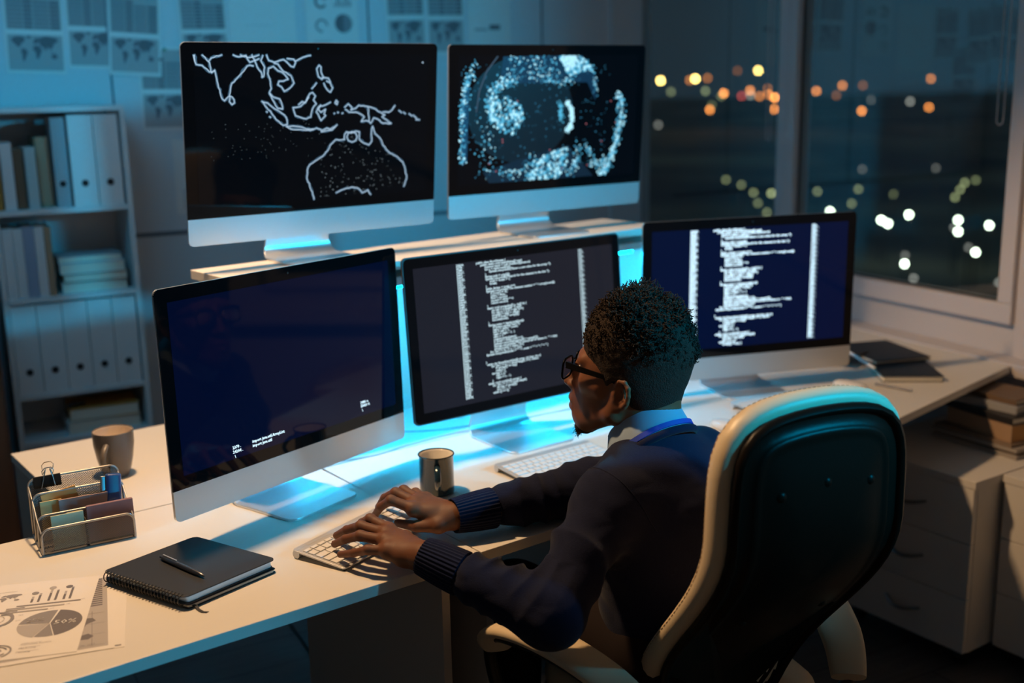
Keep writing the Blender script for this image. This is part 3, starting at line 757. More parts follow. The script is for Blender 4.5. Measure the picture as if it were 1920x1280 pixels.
def chart_items(w,h,kind):
    it=[]
    def ring(cx,cy,r0,r1,a0,a1,mi,n=20):
        P=[(cx+r1*math.cos(R(a0+(a1-a0)*k/n)),cy+r1*math.sin(R(a0+(a1-a0)*k/n))) for k in range(n+1)]+[(cx+r0*math.cos(R(a1-(a1-a0)*k/n)),cy+r0*math.sin(R(a1-(a1-a0)*k/n))) for k in range(n+1)]
        it.append((P,mi))
    if kind==0:
        ring(w*.3,h*.72,.016,.026,20,330,0); ring(w*.3,h*.42,.018,.026,0,280,2); ring(w*.72,h*.45,.001,.036,90,270,0); ring(w*.72,h*.45,.001,.036,270,450,2)
        for k in range(6): it.append((R4(w*.12,h*(.06+.03*k),w*(.3+.08*(k%3)),h*(.073+.03*k)),1))
        for k in range(7): it.append((R4(w*(.55+.05*k),h*.66,w*(.575+.05*k),h*(.70+.02*((k*5)%7))),2))
    else:
        ring(w*.5,h*.6,.022,.036,10,300,2); ring(w*.55,h*.84,.008,.016,0,330,0)
        for k in range(5): it.append((R4(w*.15,h*(.08+.055*k),w*(.5+.1*(k%3)),h*(.10+.055*k)),1))
    return it
def sheet(s_left,ztop,w,h,rot,label,items,off=.004,clip=True,group='printed sheets pinned to the wall'):
    T=RL(s_left,-off,ztop-h)@Matrix.Translation((w/2,0,h))@Matrix.Rotation(R(rot),4,'Y')@Matrix.Translation((-w/2,0,-h))
    e=empty('wall_sheet',T,label,'paper sheet',group)
    MB().box(0,0,0,w,.0006,h).build('sheet',M['paper'],e,smooth=0)
    print_mesh(e,items,-.0004)
    if clip: MB().lathe([(.0001,0),(.006,0),(.006,.006),(.0001,.007)],12,Matrix.Translation((w/2,-.0006,h-.008))@Matrix.Rotation(PI/2,4,'X')).build('magnet',M['magnet'],e)
    return e
M['magnet']=mat('green magnet',(.02,.22,.12),.4)
w,h=.185,.29
sheet(2.635,1.985,w+.01,.30,2.0,'printed sheet with table and world map, leftmost on the wall',mapsheet_items(w+.01,.30),.004)
sheet(2.434,1.995,w,.295,1.5,'world map sheet partly behind its right neighbour above the bookcase edge',mapsheet_items(w,.295),.0025)
sheet(2.288,1.975,.183,.30,3.5,'tilted world map sheet with a green magnet above the bookcase corner',mapsheet_items(.183,.30),.006)
sheet(2.046,1.975,.178,.27,-1.0,'world map sheet half hidden behind the upper left monitor, above the low one',mapsheet_items(.178,.27),.004)
sheet(2.20,1.775,.19,.30,1.0,'low world map sheet right of the bookcase at monitor height',mapsheet_items(.19,.30),.0025)
sheet(2.105,1.44,.17,.28,.5,'chart sheet peeking out left of the upper left monitor bezel',chart_items(.17,.28,1),.004)
sheet(1.560,2.03,.215,.30,0,'chart sheet with pie and ring diagrams above the upper left monitor',chart_items(.215,.30,0),.004)
sheet(1.228,2.055,.172,.31,-1.5,'table sheet above the gap, left of the two behind the upper monitors',mapsheet_items(.172,.31),.003)
sheet(1.050,2.055,.172,.31,-1,'table sheet right of its twin above the gap between upper monitors',mapsheet_items(.172,.31),.004)
sheet(.86,2.00,.20,.30,0,'nearly blank sheet with a dark note above the upper right monitor',[(R4(.10,.145,.15,.165),0),(R4(.03,.14,.09,.15),1)],.004)
sheet(1.86,1.99,.26,.35,0,'blank white sheet with one red dot above the upper left monitor',[(R4(.06,.215,.17,.2162),1)],.003,clip=False)
# wood side of the cabinet at the far left edge
wc=empty('brown_cabinet',RL(3.30,-.62,0),'dark brown wooden cabinet side at the left edge beside the bookcase','cabinet')
M['wood']=mat('dark brown wood',(.24,.085,.035),.5,noise=(4,.35,6,(8,8,.8)))
MB().box(0,0,.04,.49,.58,1.02).build('body',M['wood'],wc,bevel=.002,smooth=0)
MB().box(-.005,-.012,1.02,.495,.585,1.045).build('top',M['wood'],wc,bevel=.002,smooth=0)
MB().box(.01,-.016,.06,.48,0,1.01).build('door',M['wood'],wc,bevel=.002,smooth=0)

# ---------------------------------------------------------------- executive chair
CS=(.306,2.126); CYAW=25
CM=frame((CS[0],CS[1],0),CYAW)
ch=empty('office_chair',CM,'high-backed office chair with black leather back shell and cream cushion and armrests','office chair')
M['cream']=mat('cream leather',(.70,.57,.39),.42,noise=(8,.04),bump=(260,.25,.0006))
M['blk_leather']=mat('black leather',(.010,.007,.005),.36,spec=.13,bump=(180,.3,.0008))
M['blk_frame']=mat('black arm frame',(.012,.011,.012),.28)
PZ=[.40,.55,.70,.85,1.0,1.1,1.2]; PY=[-.135,-.145,-.175,-.235,-.315,-.375,-.43]
def py_s(z):
    t=min(1,max(0,(.90-z)/.42)); return -.435+.235*t*t*(3-2*t)+.02*max(0,1.0-z)
OZ=[(.425,.0),(.428,.06),(.445,.105),(.48,.135),(.54,.160),(.62,.183),(.70,.197),(.78,.205),(.86,.208),(.94,.205),(1.0,.204),(1.04,.202),(1.07,.197),(1.095,.184),(1.112,.163),(1.122,.132),(1.129,.09),(1.132,.045),(1.133,.0)]
def outline(grow=0,nn=64):
    sc_=lambda z: .84+.10*min(1,max(0,(.85-z)/.3))
    zz=lambda z: .425+(z-.425)*.962
    pts=[(w*sc_(z),zz(z)) for z,w in OZ]+[(-w*sc_(z),zz(z)) for z,w in reversed(OZ[1:-1])]
    # resample evenly
    P=[Vector((x,z)) for x,z in pts]; n=len(P); L=[0]
    for i in range(n): L.append(L[-1]+(P[(i+1)%n]-P[i]).length)
    out=[]
    for k in range(nn):
        s=L[-1]*k/nn; i=max(j for j in range(n) if L[j]<=s); t=(s-L[i])/max(1e-9,L[i+1]-L[i]); out.append(P[i].lerp(P[(i+1)%n],t))
    # smooth + grow
    for _ in range(2): out=[(out[i-1]+out[i]*2+out[(i+1)%nn])/4 for i in range(nn)]
    res=[]
    for i in range(nn):
        t=(out[(i+1)%nn]-out[i-1]).normalized(); nrm=Vector((t.y,-t.x)); res.append(out[i]+nrm*grow)
    return res
ZC=.80
def ringset(specs):
    """specs: (grow, scale, yoffset)"""
    rings=[]
    for g_,s_,yo in specs:
        ol=outline(g_)
        rings.append([(p.x*s_, py_s(ZC+(p.y-ZC)*s_)+yo, ZC+(p.y-ZC)*s_) for p in ol])
    return rings
shell=ringset([(.0,1,.004),(.004,1,-.004),(.003,1,-.012),(-.004,1,-.017),(-.010,1,-.014),(-.013,1,-.008),(-.030,1,-.008),(-.034,1,-.013),(-.040,1,-.0165),(-.046,1,-.0145),(-.05,.97,-.015),(-.05,.85,-.020),(-.05,.6,-.026),(-.05,.3,-.028),(-.05,.03,-.029)])
MB().loft(shell).build('back_shell',M['blk_leather'],ch,smooth=60)
cush=ringset([(.0,.5,.004),(.006,1,.003),(.013,1,.004),(.020,1,.012),(.023,1,.024),(.021,1,.038),(.014,1,.048),(.002,1,.054),(-.02,1,.057),(-.05,.95,.055),(-.05,.6,.050),(-.05,.3,.047),(-.05,.03,.046)])
MB().loft(cush).build('back_cushion',M['cream'],ch,smooth=60)
# stitching along the cushion edge
stl=ringset([(.0215,1,.038)])[0]
sm=MB()
for i in range(0,64):
    a=Vector(stl[i]);b=Vector(stl[(i+1)%64])
    for k in range(3):
        p=a.lerp(b,(k+.15)/3);q=a.lerp(b,(k+.75)/3); sm.tube([p,q],.0005,4)
M['stitch']=mat('tan stitching',(.35,.24,.13),.7)
sm.build('stitching',M['stitch'],ch,smooth=0)
for (x,z) in ((-.105,.975),(0.0,.985),(.105,.975),(.10,.72),(-.10,.72),(0,.60)):
    MB().lathe([(.0001,.006),(.006,.005),(.010,.001),(.0115,-.004),(.0001,-.004)],16,Matrix.Translation((x*.85,py_s(z)-.0195,z))@Matrix.Rotation(PI/2,4,'X')).build('tuft_button',M['blk_leather'],ch,smooth=60)
# seat
rg=[]
for s_,z in ((.86,.375),(.96,.38),(1.0,.395),(1.015,.42),(1.0,.445),(.93,.462),(.7,.47),(.3,.472),(.05,.472)):
    rg.append([(x*s_,y*s_,z) for x,y in rrect(.46,.44,.11,8,0.01,-.02)])
MB().loft(rg).build('seat_cushion',M['cream'],ch,smooth=60)
MB().prism(rrect(.44,.40,.09,6,0,.0),.355,.3745).build('seat_pan',M['blk_frame'],ch,smooth=40)
# armrests
def spl(pts,m=6):
    P=[Vector(p) for p in pts]; out=[]
    for i in range(len(P)-1):
        p0=P[max(i-1,0)];p1=P[i];p2=P[i+1];p3=P[min(i+2,len(P)-1)]
        for k in range(m):
            t=k/m; out.append(.5*((2*p1)+(p2-p0)*t+(2*p0-5*p1+4*p2-p3)*t*t+(3*p1-p0-3*p2+p3)*t**3))
    out.append(P[-1]); return out
for s in (-1,1):
    ao=0 if s<0 else .06
    pad=spl([(x-ao,y,z-ao*.4) for x,y,z in [(.362*s,.045,.555),(.366*s,.018,.602),(.356*s,-.045,.628),(.335*s,-.12,.636),(.305*s,-.20,.626),(.270*s,-.28,.598),(.240*s,-.33,.560)]])
    rings=[]; n=len(pad)
    for i,p in enumerate(pad):
        t=(pad[min(i+1,n-1)]-pad[max(i-1,0)]).normalized(); sd=t.cross(Vector((0,0,1))).normalized(); up=sd.cross(t).normalized()
        w=.041*min(1,.55+.45*math.sin(PI*min(1,(i+1)/5)*.5))*(1-.25*max(0,(i-n*.75)/(n*.25))); h_=.014
        rings.append([tuple(p+sd*(w*math.copysign(abs(math.cos(a))**.7,math.cos(a)))+up*(h_*math.copysign(abs(math.sin(a))**.8,math.sin(a)))) for a in [2*PI*k/20 for k in range(20)]])
    MB().loft(rings).build('armrest_pad',M['cream'],ch,smooth=60)
    fr=spl([(x-ao*min(1,max(0,(z-.40)/.1)),y,z-ao*.4*min(1,max(0,(z-.40)/.1))) for x,y,z in [(.225*s,.02,.368),(.30*s,.05,.385),(.350*s,.062,.45),(.370*s,.060,.54),(.370*s,.030,.585),(.362*s,-.045,.608),(.342*s,-.12,.616),(.312*s,-.20,.605),(.277*s,-.28,.577),(.240*s,-.32,.535),(.17*s,-.28,.50),(.12*s,-.26,.48)]])
    MB().tube(fr,.0135,10).build('arm_frame',M['blk_frame'],ch,smooth=60)
# base
MB().lathe([(.0001,.0),(.028,0),(.028,.18),(.018,.181),(.018,.355),(.0001,.355)],20,Matrix.Translation((0,.0,.08)) @ Matrix.Scale(.775,4,(0,0,1))).build('gas_lift',M['blk_frame'],ch)
for k in range(5):
    a=2*PI*k/5+.3; d=Vector((math.cos(a),math.sin(a),0)); c=Vector((0,.0,0))
    e_=MB().tube([c+Vector((0,0,.10)),c+d*.15+Vector((0,0,.10)),c+d*.29+Vector((0,0,.075))],[.026,.022,.016],10).build('base_leg',M['blk_frame'],ch,smooth=60)
    MB().lathe([(.0001,-.02),(.026,-.02),(.028,-.01),(.028,.01),(.026,.02),(.0001,.02)],16,Matrix.Translation(tuple(c+d*.30+Vector((0,0,.0285))))@Matrix.Rotation(a+PI/2,4,'Z')@Matrix.Rotation(PI/2,4,'Y')).build('caster',M['black_plastic'],e_)

# ---------------------------------------------------------------- pedestals with drawers
M['ped']=mat('drawer laminate',(.72,.70,.68),.5,noise=(5,.02))
def pedestal(P,yaw_face,w,label,hside,dp=.52):
    # local x along the face (from the right-front corner to the left), y into the cabinet
    T=Matrix(((math.cos(R(yaw_face)), math.cos(R(yaw_face-90)),0,P[0]),(math.sin(R(yaw_face)),math.sin(R(yaw_face-90)),0,P[1]),(0,0,1,0),(0,0,0,1)))
    T=Matrix.Translation((P[0],P[1],0))@Matrix.Rotation(R(yaw_face-180),4,'Z')  # x to the right of the face, y into it
    e=empty('drawer_pedestal',T,label,'drawer unit','white drawer units')
    # local: right-front corner at x=0, box spans x -w..0
    MB().box(-w,.018,.06,0,dp,.54).build('body',M['ped'],e,bevel=.001,smooth=0)
    MB().box(-w-.004,-.002,.5405,.004,dp+.005,.562).build('top_board',M['ped'],e,bevel=.0015,smooth=0)
    for k in range(3):
        z0=.062+k*.160; z1=z0+.1575
        d=MB().box(-w+.001,0,z0,-.001,.0175,z1).build('drawer_front',M['ped'],e,bevel=.001,smooth=0)
        xs=hside; pts=[(xs-.058+.116*t,-.004-.022*math.sin(PI*t),z0+.085-.012*math.sin(PI*t)) for t in [i/12 for i in range(13)]]
        MB().tube(pts,[.0035+.002*math.sin(PI*i/12) for i in range(13)],8).build('handle',M['chrome_d'],d)
    for (x,y) in ((-.04,.06),(-w+.04,.06),(-.04,dp-.06),(-w+.04,dp-.06)):
        MB().lathe([(.0001,-.011),(.024,-.011),(.026,0),(.024,.011),(.0001,.011)],16,Matrix.Translation((x,y,.0265))@Matrix.Rotation(PI/2,4,'Y')).box(x-.012,y-.012,.05,x+.012,y+.012,.0605).build('caster',M['black_plastic'],e)
    return e
M['chrome_d']=mat('brushed steel handle',(.30,.32,.34),.35,metal=.9)
pedestal((1.223,2.852),124,.43,'white three-drawer unit behind the chair with books on its top',-.20)
pedestal((1.325,2.912-.46*0),124,.43,'hidden',-.20) if False else None
T2=Vector((1.325,2.905))+dirv(-56)*.43+dirv(34)*.0
pedestal((T2.x,T2.y),124,.43,'white drawer unit at the right edge next to the first, set further back',-.20,.40)
# books on the pedestal and on a low wall ledge behind
PB=Matrix.Translation((1.43,3.03,.5625))@Matrix.Rotation(R(118),4,'Z')
g='books and magazines piled on the drawer unit'
def mag(x,y,z,w,d,h,col,label,rot=0):
    T=PB@Matrix.Translation((x,y,z))@Matrix.Rotation(R(rot),4,'Z')
    o=MB().box(0,-d,0,w,0,h).build('magazine',M[col],M=T,bevel=.0008,smooth=0); tag(o,label,'magazine',g); return o
M['mag_a']=mat('grey magazine',(.34,.31,.29),.6,noise=(60,.15,3,(1,1,40)))
M['mag_b']=mat('brownish magazine',(.24,.18,.14),.6,noise=(60,.2,3,(1,1,40)))
mag(.0,.03,0,.29,.21,.012,'mag_a','grey magazine at the bottom of the pile on the drawer unit',2)
mag(.01,.025,.0122,.285,.205,.008,'mag_b','brownish magazine just above the bottom one of the drawer unit pile',-1)
mag(.0,.03,.0204,.29,.21,.010,'mag_a','grey magazine third from below in the pile on the drawer unit',4)
mag(.02,.03,.0306,.27,.20,.009,'mag_b','thin brown magazine under the thick books on the drawer unit',0)
T=PB@Matrix.Translation((.03,.02,.040))@Matrix.Rotation(R(-6),4,'Z')
def flatbook(T,w,d,h,cover,pages,label,group,inner=None):
    e=empty('book',T,label,'book',group); c=.003
    MB().box(0,-d,0,w,0,c).box(0,-d,h-c,w,0,h).box(0,-.003,c,w,0,h-c).build('cover',cover,e,bevel=.001,smooth=0)
    MB().box(.003,-d+.003,c,w-.003,-.003,h-c).build('pages',pages,e,smooth=0)
M['pg_orange']=mat('orange page block',(.52,.27,.09),.7,noise=(100,.1,3,(1,1,40)))
flatbook(T,.25,.19,.052,M['bk_tan'],M['pg_orange'],'thick book with orange page edges on the drawer unit pile',g)
flatbook(PB@Matrix.Translation((.03,.02,.0922))@Matrix.Rotation(R(-3),4,'Z'),.25,.19,.020,M['bk_dark'],M['pages'],'black-covered book with cream pages above the orange one',g)
flatbook(PB@Matrix.Translation((.05,-.02,.1124))@Matrix.Rotation(R(8),4,'Z'),.21,.15,.022,M['bk_grey'],M['pages'],'small grey book second from the top of the right pile',g)
flatbook(PB@Matrix.Translation((.06,-.03,.1346))@Matrix.Rotation(R(3),4,'Z'),.19,.14,.016,M['bk_brown'],M['pages'],'small brown book topmost on the right pile',g)
# ---------------------------------------------------------------- mugs
def mug(P,r,h,label,outer,inner,rim,hyaw,name='coffee_mug',taper=.0,hr=.026):
    e=empty(name,frame((P[0],P[1],DZ+.0003),hyaw),label,'mug')
    t=.0035
    rb=r*(1-taper)
    if taper:
        prof=[(.0001,0),(rb*.62,0),(rb*.66,.003),(rb*.80,h*.18),(rb*.93,h*.4),(r*.99,h*.72),(r,h-.001)]
    else: prof=[(.0001,.0),(r-.004,0),(r-.0005,.0035),(r-.001,.02),(r-.001,h-.004),(r+.0015,h-.001)]
    MB().lathe(prof,48,cap=False).build('body',outer,e,smooth=60)
    ip=[(prof[-1][0],h-.001),(prof[-1][0]-t,h-.002)]+[(max(.0001,q[0]-t),q[1]) for q in reversed(prof[2:-1])]+[(.0001,.005)]
    MB().lathe(ip,48,cap=False).build('inner_glaze',inner,e,smooth=60)
    MB().tube([((r-t*.35+(0 if taper else .001))*math.cos(2*PI*k/48),(r-t*.35+(0 if taper else .001))*math.sin(2*PI*k/48),h-.0008) for k in range(48)],.0016,8,closed=True).build('rim',rim,e)
    rr0=(r if not taper else r*.93)
    pts=[(rr0-.003,0,h*.80)]+[(rr0-.002+hr*math.sin(PI*k/10)**.7,0,h*.80-(h*.58)*k/10) for k in range(1,10)]+[((r if not taper else rb*.86)-.003,0,h*.22)]
    ring=[]
    mb=MB(); mb.tube(pts,[.0052]*len(pts),10); 
    o=mb.build('handle',outer,e,smooth=60); o.scale=(1,1.35,1)
    return e
M['mug_blue']=mat('dark blue-grey enamel',(.010,.032,.055),.12,coat=.6,noise=(14,.25))
M['mug_in']=mat('white enamel',(.78,.76,.72),.25)
M['mug_rim']=mat('dark rim',(.02,.03,.03),.25)
M['mug_brown']=mat('grey-brown stoneware',(.13,.11,.095),.35,noise=(30,.12))
mug((-.1695,2.345),.0385,.088,'dark blue-grey enamel mug with black rim beside the typing hands',M['mug_blue'],M['mug_in'],M['mug_rim'],-84,'coffee_mug')
mug((-.921,2.50),.0455,.108,'grey-brown stoneware mug with cream inside near the left desk corner',M['mug_brown'],mat('cream glaze',(.85,.74,.62),.4),M['mug_brown'],-92,'coffee_mug',.06,.03)
# ---------------------------------------------------------------- keyboards
M['kb_alu']=mat('keyboard aluminium',(.66,.66,.66),.4,metal=.5)
def keyboard(P,yaw,label):
    """P = rear-left corner seen from the typist: x along yaw (length), y away"""
    e=empty('keyboard',frame((P[0],P[1],DZ),yaw),label,'keyboard','slim white keyboards')
    L,D,=.282,.130
    tl=4.4
    T=Matrix.Rotation(R(tl),4,'X')
    MB().prism(rrect(L,D,.008,5,L/2,-D/2+D/2+D/2),.0,.0035,Matrix.Translation((0,0,.0035))@T).build('deck',M['kb_alu'],e,bevel=.0006,smooth=0)
    MB().tube([(.001,D-.010,.0085),(L-.001,D-.010,.0085)],.0083,18).build('battery_tube',M['kb_alu'],e,smooth=50)
    for xx in (.004,L-.004-.012): MB().box(xx,.004,0,xx+.012,.012,.0035).build('foot',M['black_plastic'],e,smooth=0)
    T2=Matrix.Translation((0,0,.0035))@T@Matrix.Translation((0,0,.0036))
    u=.0187; g=.0026; x0=.0065; y=.006
    rows=[[1,1,1,1.25,4.96,1.25,1,1,1,1],[2.3]+[1]*10+[2.3],[1.77]+[1]*11+[1.77],[1.5]+[1]*12+[1.0],[1]*13+[1.5],[1.03]*14]
    hts=[.0165]*5+[.0085]
    for ri,row in enumerate(rows):
        tot=sum(row); sc=(L-2*x0+g-.0)/tot
        x=x0
        for wk in row:
            k=MB(); w_=wk*sc-g
            k.box(x,y,0,x+w_,y+hts[ri]-(.0012 if ri<5 else 0),.0022,T2)
            k.build('key',M['white_plastic'],e,bevel=.0006,seg=1,smooth=0)
            x+=wk*sc
        y+=hts[ri]+.0021
    return e
def kb_from(front_left, yaw, label):   # front-left corner (typist's side)
    return keyboard(front_left,yaw,label)
keyboard((-.314,1.933),57.5,'white keyboard under the typing hands in the left foreground')
keyboard((.030,2.372),37.5,'white keyboard on the middle desk before the black-framed monitor')
keyboard((.649,2.846),29,'white keyboard behind the office chair before the right monitor')
def mouse(P,yaw,label):
    e=empty('computer_mouse',frame((P[0],P[1],DZ+.0004),yaw),label,'mouse')
    rings=[]
    for k in range(9):
        t=k/8; hgt=.020*math.sin(PI*(.5+.5*t)) if t>0 else .020
    mb=MB(); n=20; m=8; vs=[]; 
    rings=[[(.029*math.cos(2*PI*i/n)*s_, .056*math.sin(2*PI*i/n)*s_, z) for i in range(n)] for s_,z in ((.92,0),(1,.004),(.99,.008),(.9,.014),(.72,.018),(.45,.0203),(.1,.021))]
    mb.loft(rings); mb.build('shell',M['mouse_w'],e,smooth=80)
    MB().box(-.0004,-.05,.0001,.0004,-.01,.0001).v
    return e
M['mouse_w']=mat('white mouse shell',(.80,.80,.80),.2,coat=.4)
mouse((.965,3.135),40,'white mouse at the far end of the right keyboard')
mouse((.545,2.765),35,'white mouse beyond the sitting man\'s shoulder')
# ---------------------------------------------------------------- spiral notebook + pen
NP=Vector((-.745,1.903)); na=-32.8
NM=frame((NP.x,NP.y,DZ),na)        # x along the spiral edge, y away
nb=empty('spiral_notebook',NM,'black spiral notebook with rounded corners in the left foreground','notebook')
M['nb_cover']=mat('black notebook cover',(.012,.014,.020),.5,bump=(400,.1,.0003))
sk=Matrix(((1,.10,0,0),(0,1,0,0),(0,0,1,0),(0,0,0,1)))
MB().prism(rrect(.214,.200,.012,6,.107,.100),.022,.0245,sk).build('front_cover',M['nb_cover'],nb,bevel=.0005,smooth=0)
MB().prism(rrect(.214,.196,.012,6,.107,.098),.0085,.0105,sk).build('back_cover',M['nb_cover'],nb,bevel=.0005,smooth=0)
MB().prism(rrect(.209,.184,.006,4,.106,.101),.0106,.0218,sk).build('page_block',M['nb_pages'] if 'nb_pages' in M else mat('notebook pages',(.70,.74,.76),.8,noise=(150,.12,3,(1,1,40))),nb,smooth=0)
for k in range(24):
    x=.010+k*.0084
    MB().tube([(x,-.001+.0085*math.cos(2*PI*j/14)+.004,.0155+.0095*math.sin(2*PI*j/14)) for j in range(14)],.0011,6,closed=True).build('spiral_ring',M['black_plastic'],nb)
nb2=empty('black_notebook',frame((NP.x+.010,NP.y+.004,DZ+.0003),na-1),'thin black notebook with ribbon lying under the spiral notebook','notebook')
MB().prism(rrect(.209,.190,.006,5,.105,.095),0,.0015,sk).prism(rrect(.209,.190,.006,5,.105,.095),.0065,.008,sk).build('cover',M['nb_cover'],nb2,bevel=.0004,smooth=0)
MB().prism(rrect(.204,.184,.004,4,.105,.095),.0016,.0064,sk).build('page_block',M['pages'],nb2,smooth=0)
MB().loft([[(x,y-.003,z),(x,y+.003,z),(x,y+.003,z+.0006),(x,y-.003,z+.0006)] for x,y,z in ((.205,.012,.004),(.216,.012,.003),(.226,.008,.0006),(.238,.006,.0003),(.246,.010,.0003))]).build('ribbon',M['bk_dark'],nb2)
def pen(T,label,m,L=.137,r=.0048):
    e=empty('ballpoint_pen',T,label,'pen')
    MB().lathe([(.0001,0),(.0016,.001),(r*.8,.018),(r,.035),(r,L*.55)],16,Matrix.Rotation(PI/2,4,'Y')).build('barrel',m,e,smooth=60)
    MB().lathe([(r,L*.555),(r*1.02,L*.56),(r*.95,L*.93),(r*.55,L*.95),(r*.5,L),(.0001,L)],16,Matrix.Rotation(PI/2,4,'Y')).build('cap',m,e,smooth=60)
    MB().box(L*.62,-.0013,r*.9,L*.93,.0013,r*1.5).build('clip',M['alu'],e,bevel=.0004,smooth=0)
    return e
M['pen']=mat('gunmetal pen',(.18,.18,.19),.3,metal=.9)
pp=Vector((-.550,1.862)); pq=Vector((-.650,1.948))
pen(frame((pp.x,pp.y,DZ+.0245+.0049),math.degrees(math.atan2(pq.y-pp.y,pq.x-pp.x))),'gunmetal ballpoint pen lying on the black spiral notebook',M['pen'])
# ---------------------------------------------------------------- papers
def txt_items(): return []
def textprint(lines,name,m,parent,size,z=.0009):
    allv=[];allf=[]
    for L in lines:
        cu=bpy.data.curves.new('t','FONT'); cu.body=L[2]; cu.size=L[3] if len(L)>3 else size; cu.resolution_u=1
        o=bpy.data.objects.new('t',cu); COL.objects.link(o); dg=bpy.context.evaluated_depsgraph_get(); dg.update()
        me=o.evaluated_get(dg).to_mesh(); b=len(allv)
        allv+=[(v.co.x+L[0],v.co.y+L[1],z) for v in me.vertices]; allf+=[tuple(b+i for i in p.vertices) for p in me.polygons]
        bpy.data.objects.remove(o,do_unlink=True); bpy.data.curves.remove(cu)
    mb=MB(); mb.v=allv; mb.f=allf; mb.m=[0]*len(allf); return mb.build(name,m,parent,smooth=0)
def desk_sheet(BR,az,z,label,w=.21,h=.297):
    e=empty('printed_sheet',frame((BR[0],BR[1],DZ+z),az)@Matrix.Translation((-w,0,0)),label,'paper sheet','printed sheets on the left desk')
    MB().box(0,0,0,w,h,.0004).build('sheet',M['paper'],e,smooth=0); return e
def flat_print(e,items,z=.0006,name='print'):
    mb=MB()
    for k,(p,mi) in enumerate(items):
        mb.add([(a,b,z+.00002*(k%30)) for a,b in p],[tuple(range(len(p)))],None,mi)
    mb.build(name,[M['ink'],M['ink_l'],M['ink_m'],M['paper']],e,smooth=0)
def sector(cx,cy,rx,ry,a0,a1,n=24): return [(cx,cy)]+[(cx+rx*math.cos(R(a0+(a1-a0)*k/n)),cy+ry*math.sin(R(a0+(a1-a0)*k/n))) for k in range(n+1)]
def arcband(cx,cy,r0,r1,a0,a1,n=28):
    return [(cx+r1*math.cos(R(a0+(a1-a0)*k/n)),cy+r1*math.sin(R(a0+(a1-a0)*k/n))) for k in range(n+1)]+[(cx+r0*math.cos(R(a1-(a1-a0)*k/n)),cy+r0*math.sin(R(a1-(a1-a0)*k/n))) for k in range(n+1)]
s4=desk_sheet((-.628,1.662),17,.0002,'bottom sheet of the left foreground pile, one corner sticking out')
flat_print(s4,[(R4(.19,.006,.205,.010),0)])
s3=desk_sheet((-.642,1.659),19.4,.0008,'grey map sheet under the chart page in the left foreground')
it=[(R4(.006,.012,.200,.290),1)]
for k in range(14): it.append((R4(.150,.170+.0085*k,.192,.1752+.0085*k),0))
for k in range(11): it.append((R4(.02,.170+.0085*k,.140,.1752+.0085*k),2))
for c in WORLD: it.append(([(.02+x*.17,.02+y*.12) for x,y in c],0))
for k in range(4): it.append((R4(.012,.02+.04*k,.195,.0206+.04*k),0)); it.append((R4(.04+.045*k,.018,.0406+.045*k,.15),0))
flat_print(s3,it)
textprint([(.158,.022,'Nr. 1527')],'caption',M['ink'],s3,.006)
s1=desk_sheet((-.698,1.646),12.6,.0016,'chart page with a pie marked 50% on top of the foreground sheets')
it=[]
cx,cy=.152,.116
it+= [(sector(cx+.001,cy,.050,.050,-75,80),0),(sector(cx-.001,cy,.050,.050,82,172),2),(sector(cx-.001,cy-.001,.050,.050,174,248),1),(sector(cx,cy-.001,.050,.048,249,284),2)]
for k,(x,a,b) in enumerate([(.135,.014,.024),(.146,.028,.036),(.163,.032,.050),(.174,.040,.044),(.188,.020,.034),(.198,.046,.050)]):
    it.append((R4(x-.03,.208,x-.026,.208+a),0)); it.append((R4(x-.03,.208+a,x-.026,.208+b),1))
for x,y,mi in ((.120,.246,2),(.147,.262,1),(.175,.260,0)): it.append((sector(x-.012,y,.006,.006,0,360),mi))
for (x0,y0,x1,mi) in ((.085,.195,.19,2),(.07,.187,.10,2),(.07,.183,.165,1),(.068,.176,.09,2),(.068,.172,.14,1),(.066,.165,.085,2)): it.append((R4(x0,y0,x1,y0+.0045),mi))
it+= [(arcband(.085,.030,.014,.0165,20,330),0),(arcband(.085,.030,.020,.023,-60,200),2),(arcband(.085,.030,.006,.008,0,300),2)]
it+= [(arcband(.060,.150,.024,.030,-80,160),2),(arcband(.060,.150,.014,.015,0,350),1)]
for c in WORLD: it.append(([(.02+x*.07,.215+y*.04) for x,y in c],2))
for k in range(4): it.append((R4(.01,.085+.006*k,.052-.006*(k%2),.0872+.006*k),1))
for k in range(3): it.append((R4(.120,.050-.014*k,.150,.0506-.014*k),2))
it.append((R4(.03,.262,.075,.2628),1))
flat_print(s1,it)
textprint([(.158,.108,'50%',.022)],'pie_number',M['paper'],s1,.02,.0013)
textprint([(.112,.128,'25%',.017)],'pie_number',M['ink_l'],s1,.02,.0013)
textprint([(.118,.044,'Customer Service'),(.118,.030,'Marketing'),(.116,.018,'Planning'),(.19,.199,'20%',.004),(.168,.184,'14%',.004),(.143,.173,'22%',.004),(.095,.158,'11%',.005),(.094,.138,'21%',.005)],'caption',M['ink_m'],s1,.0065,.0013)
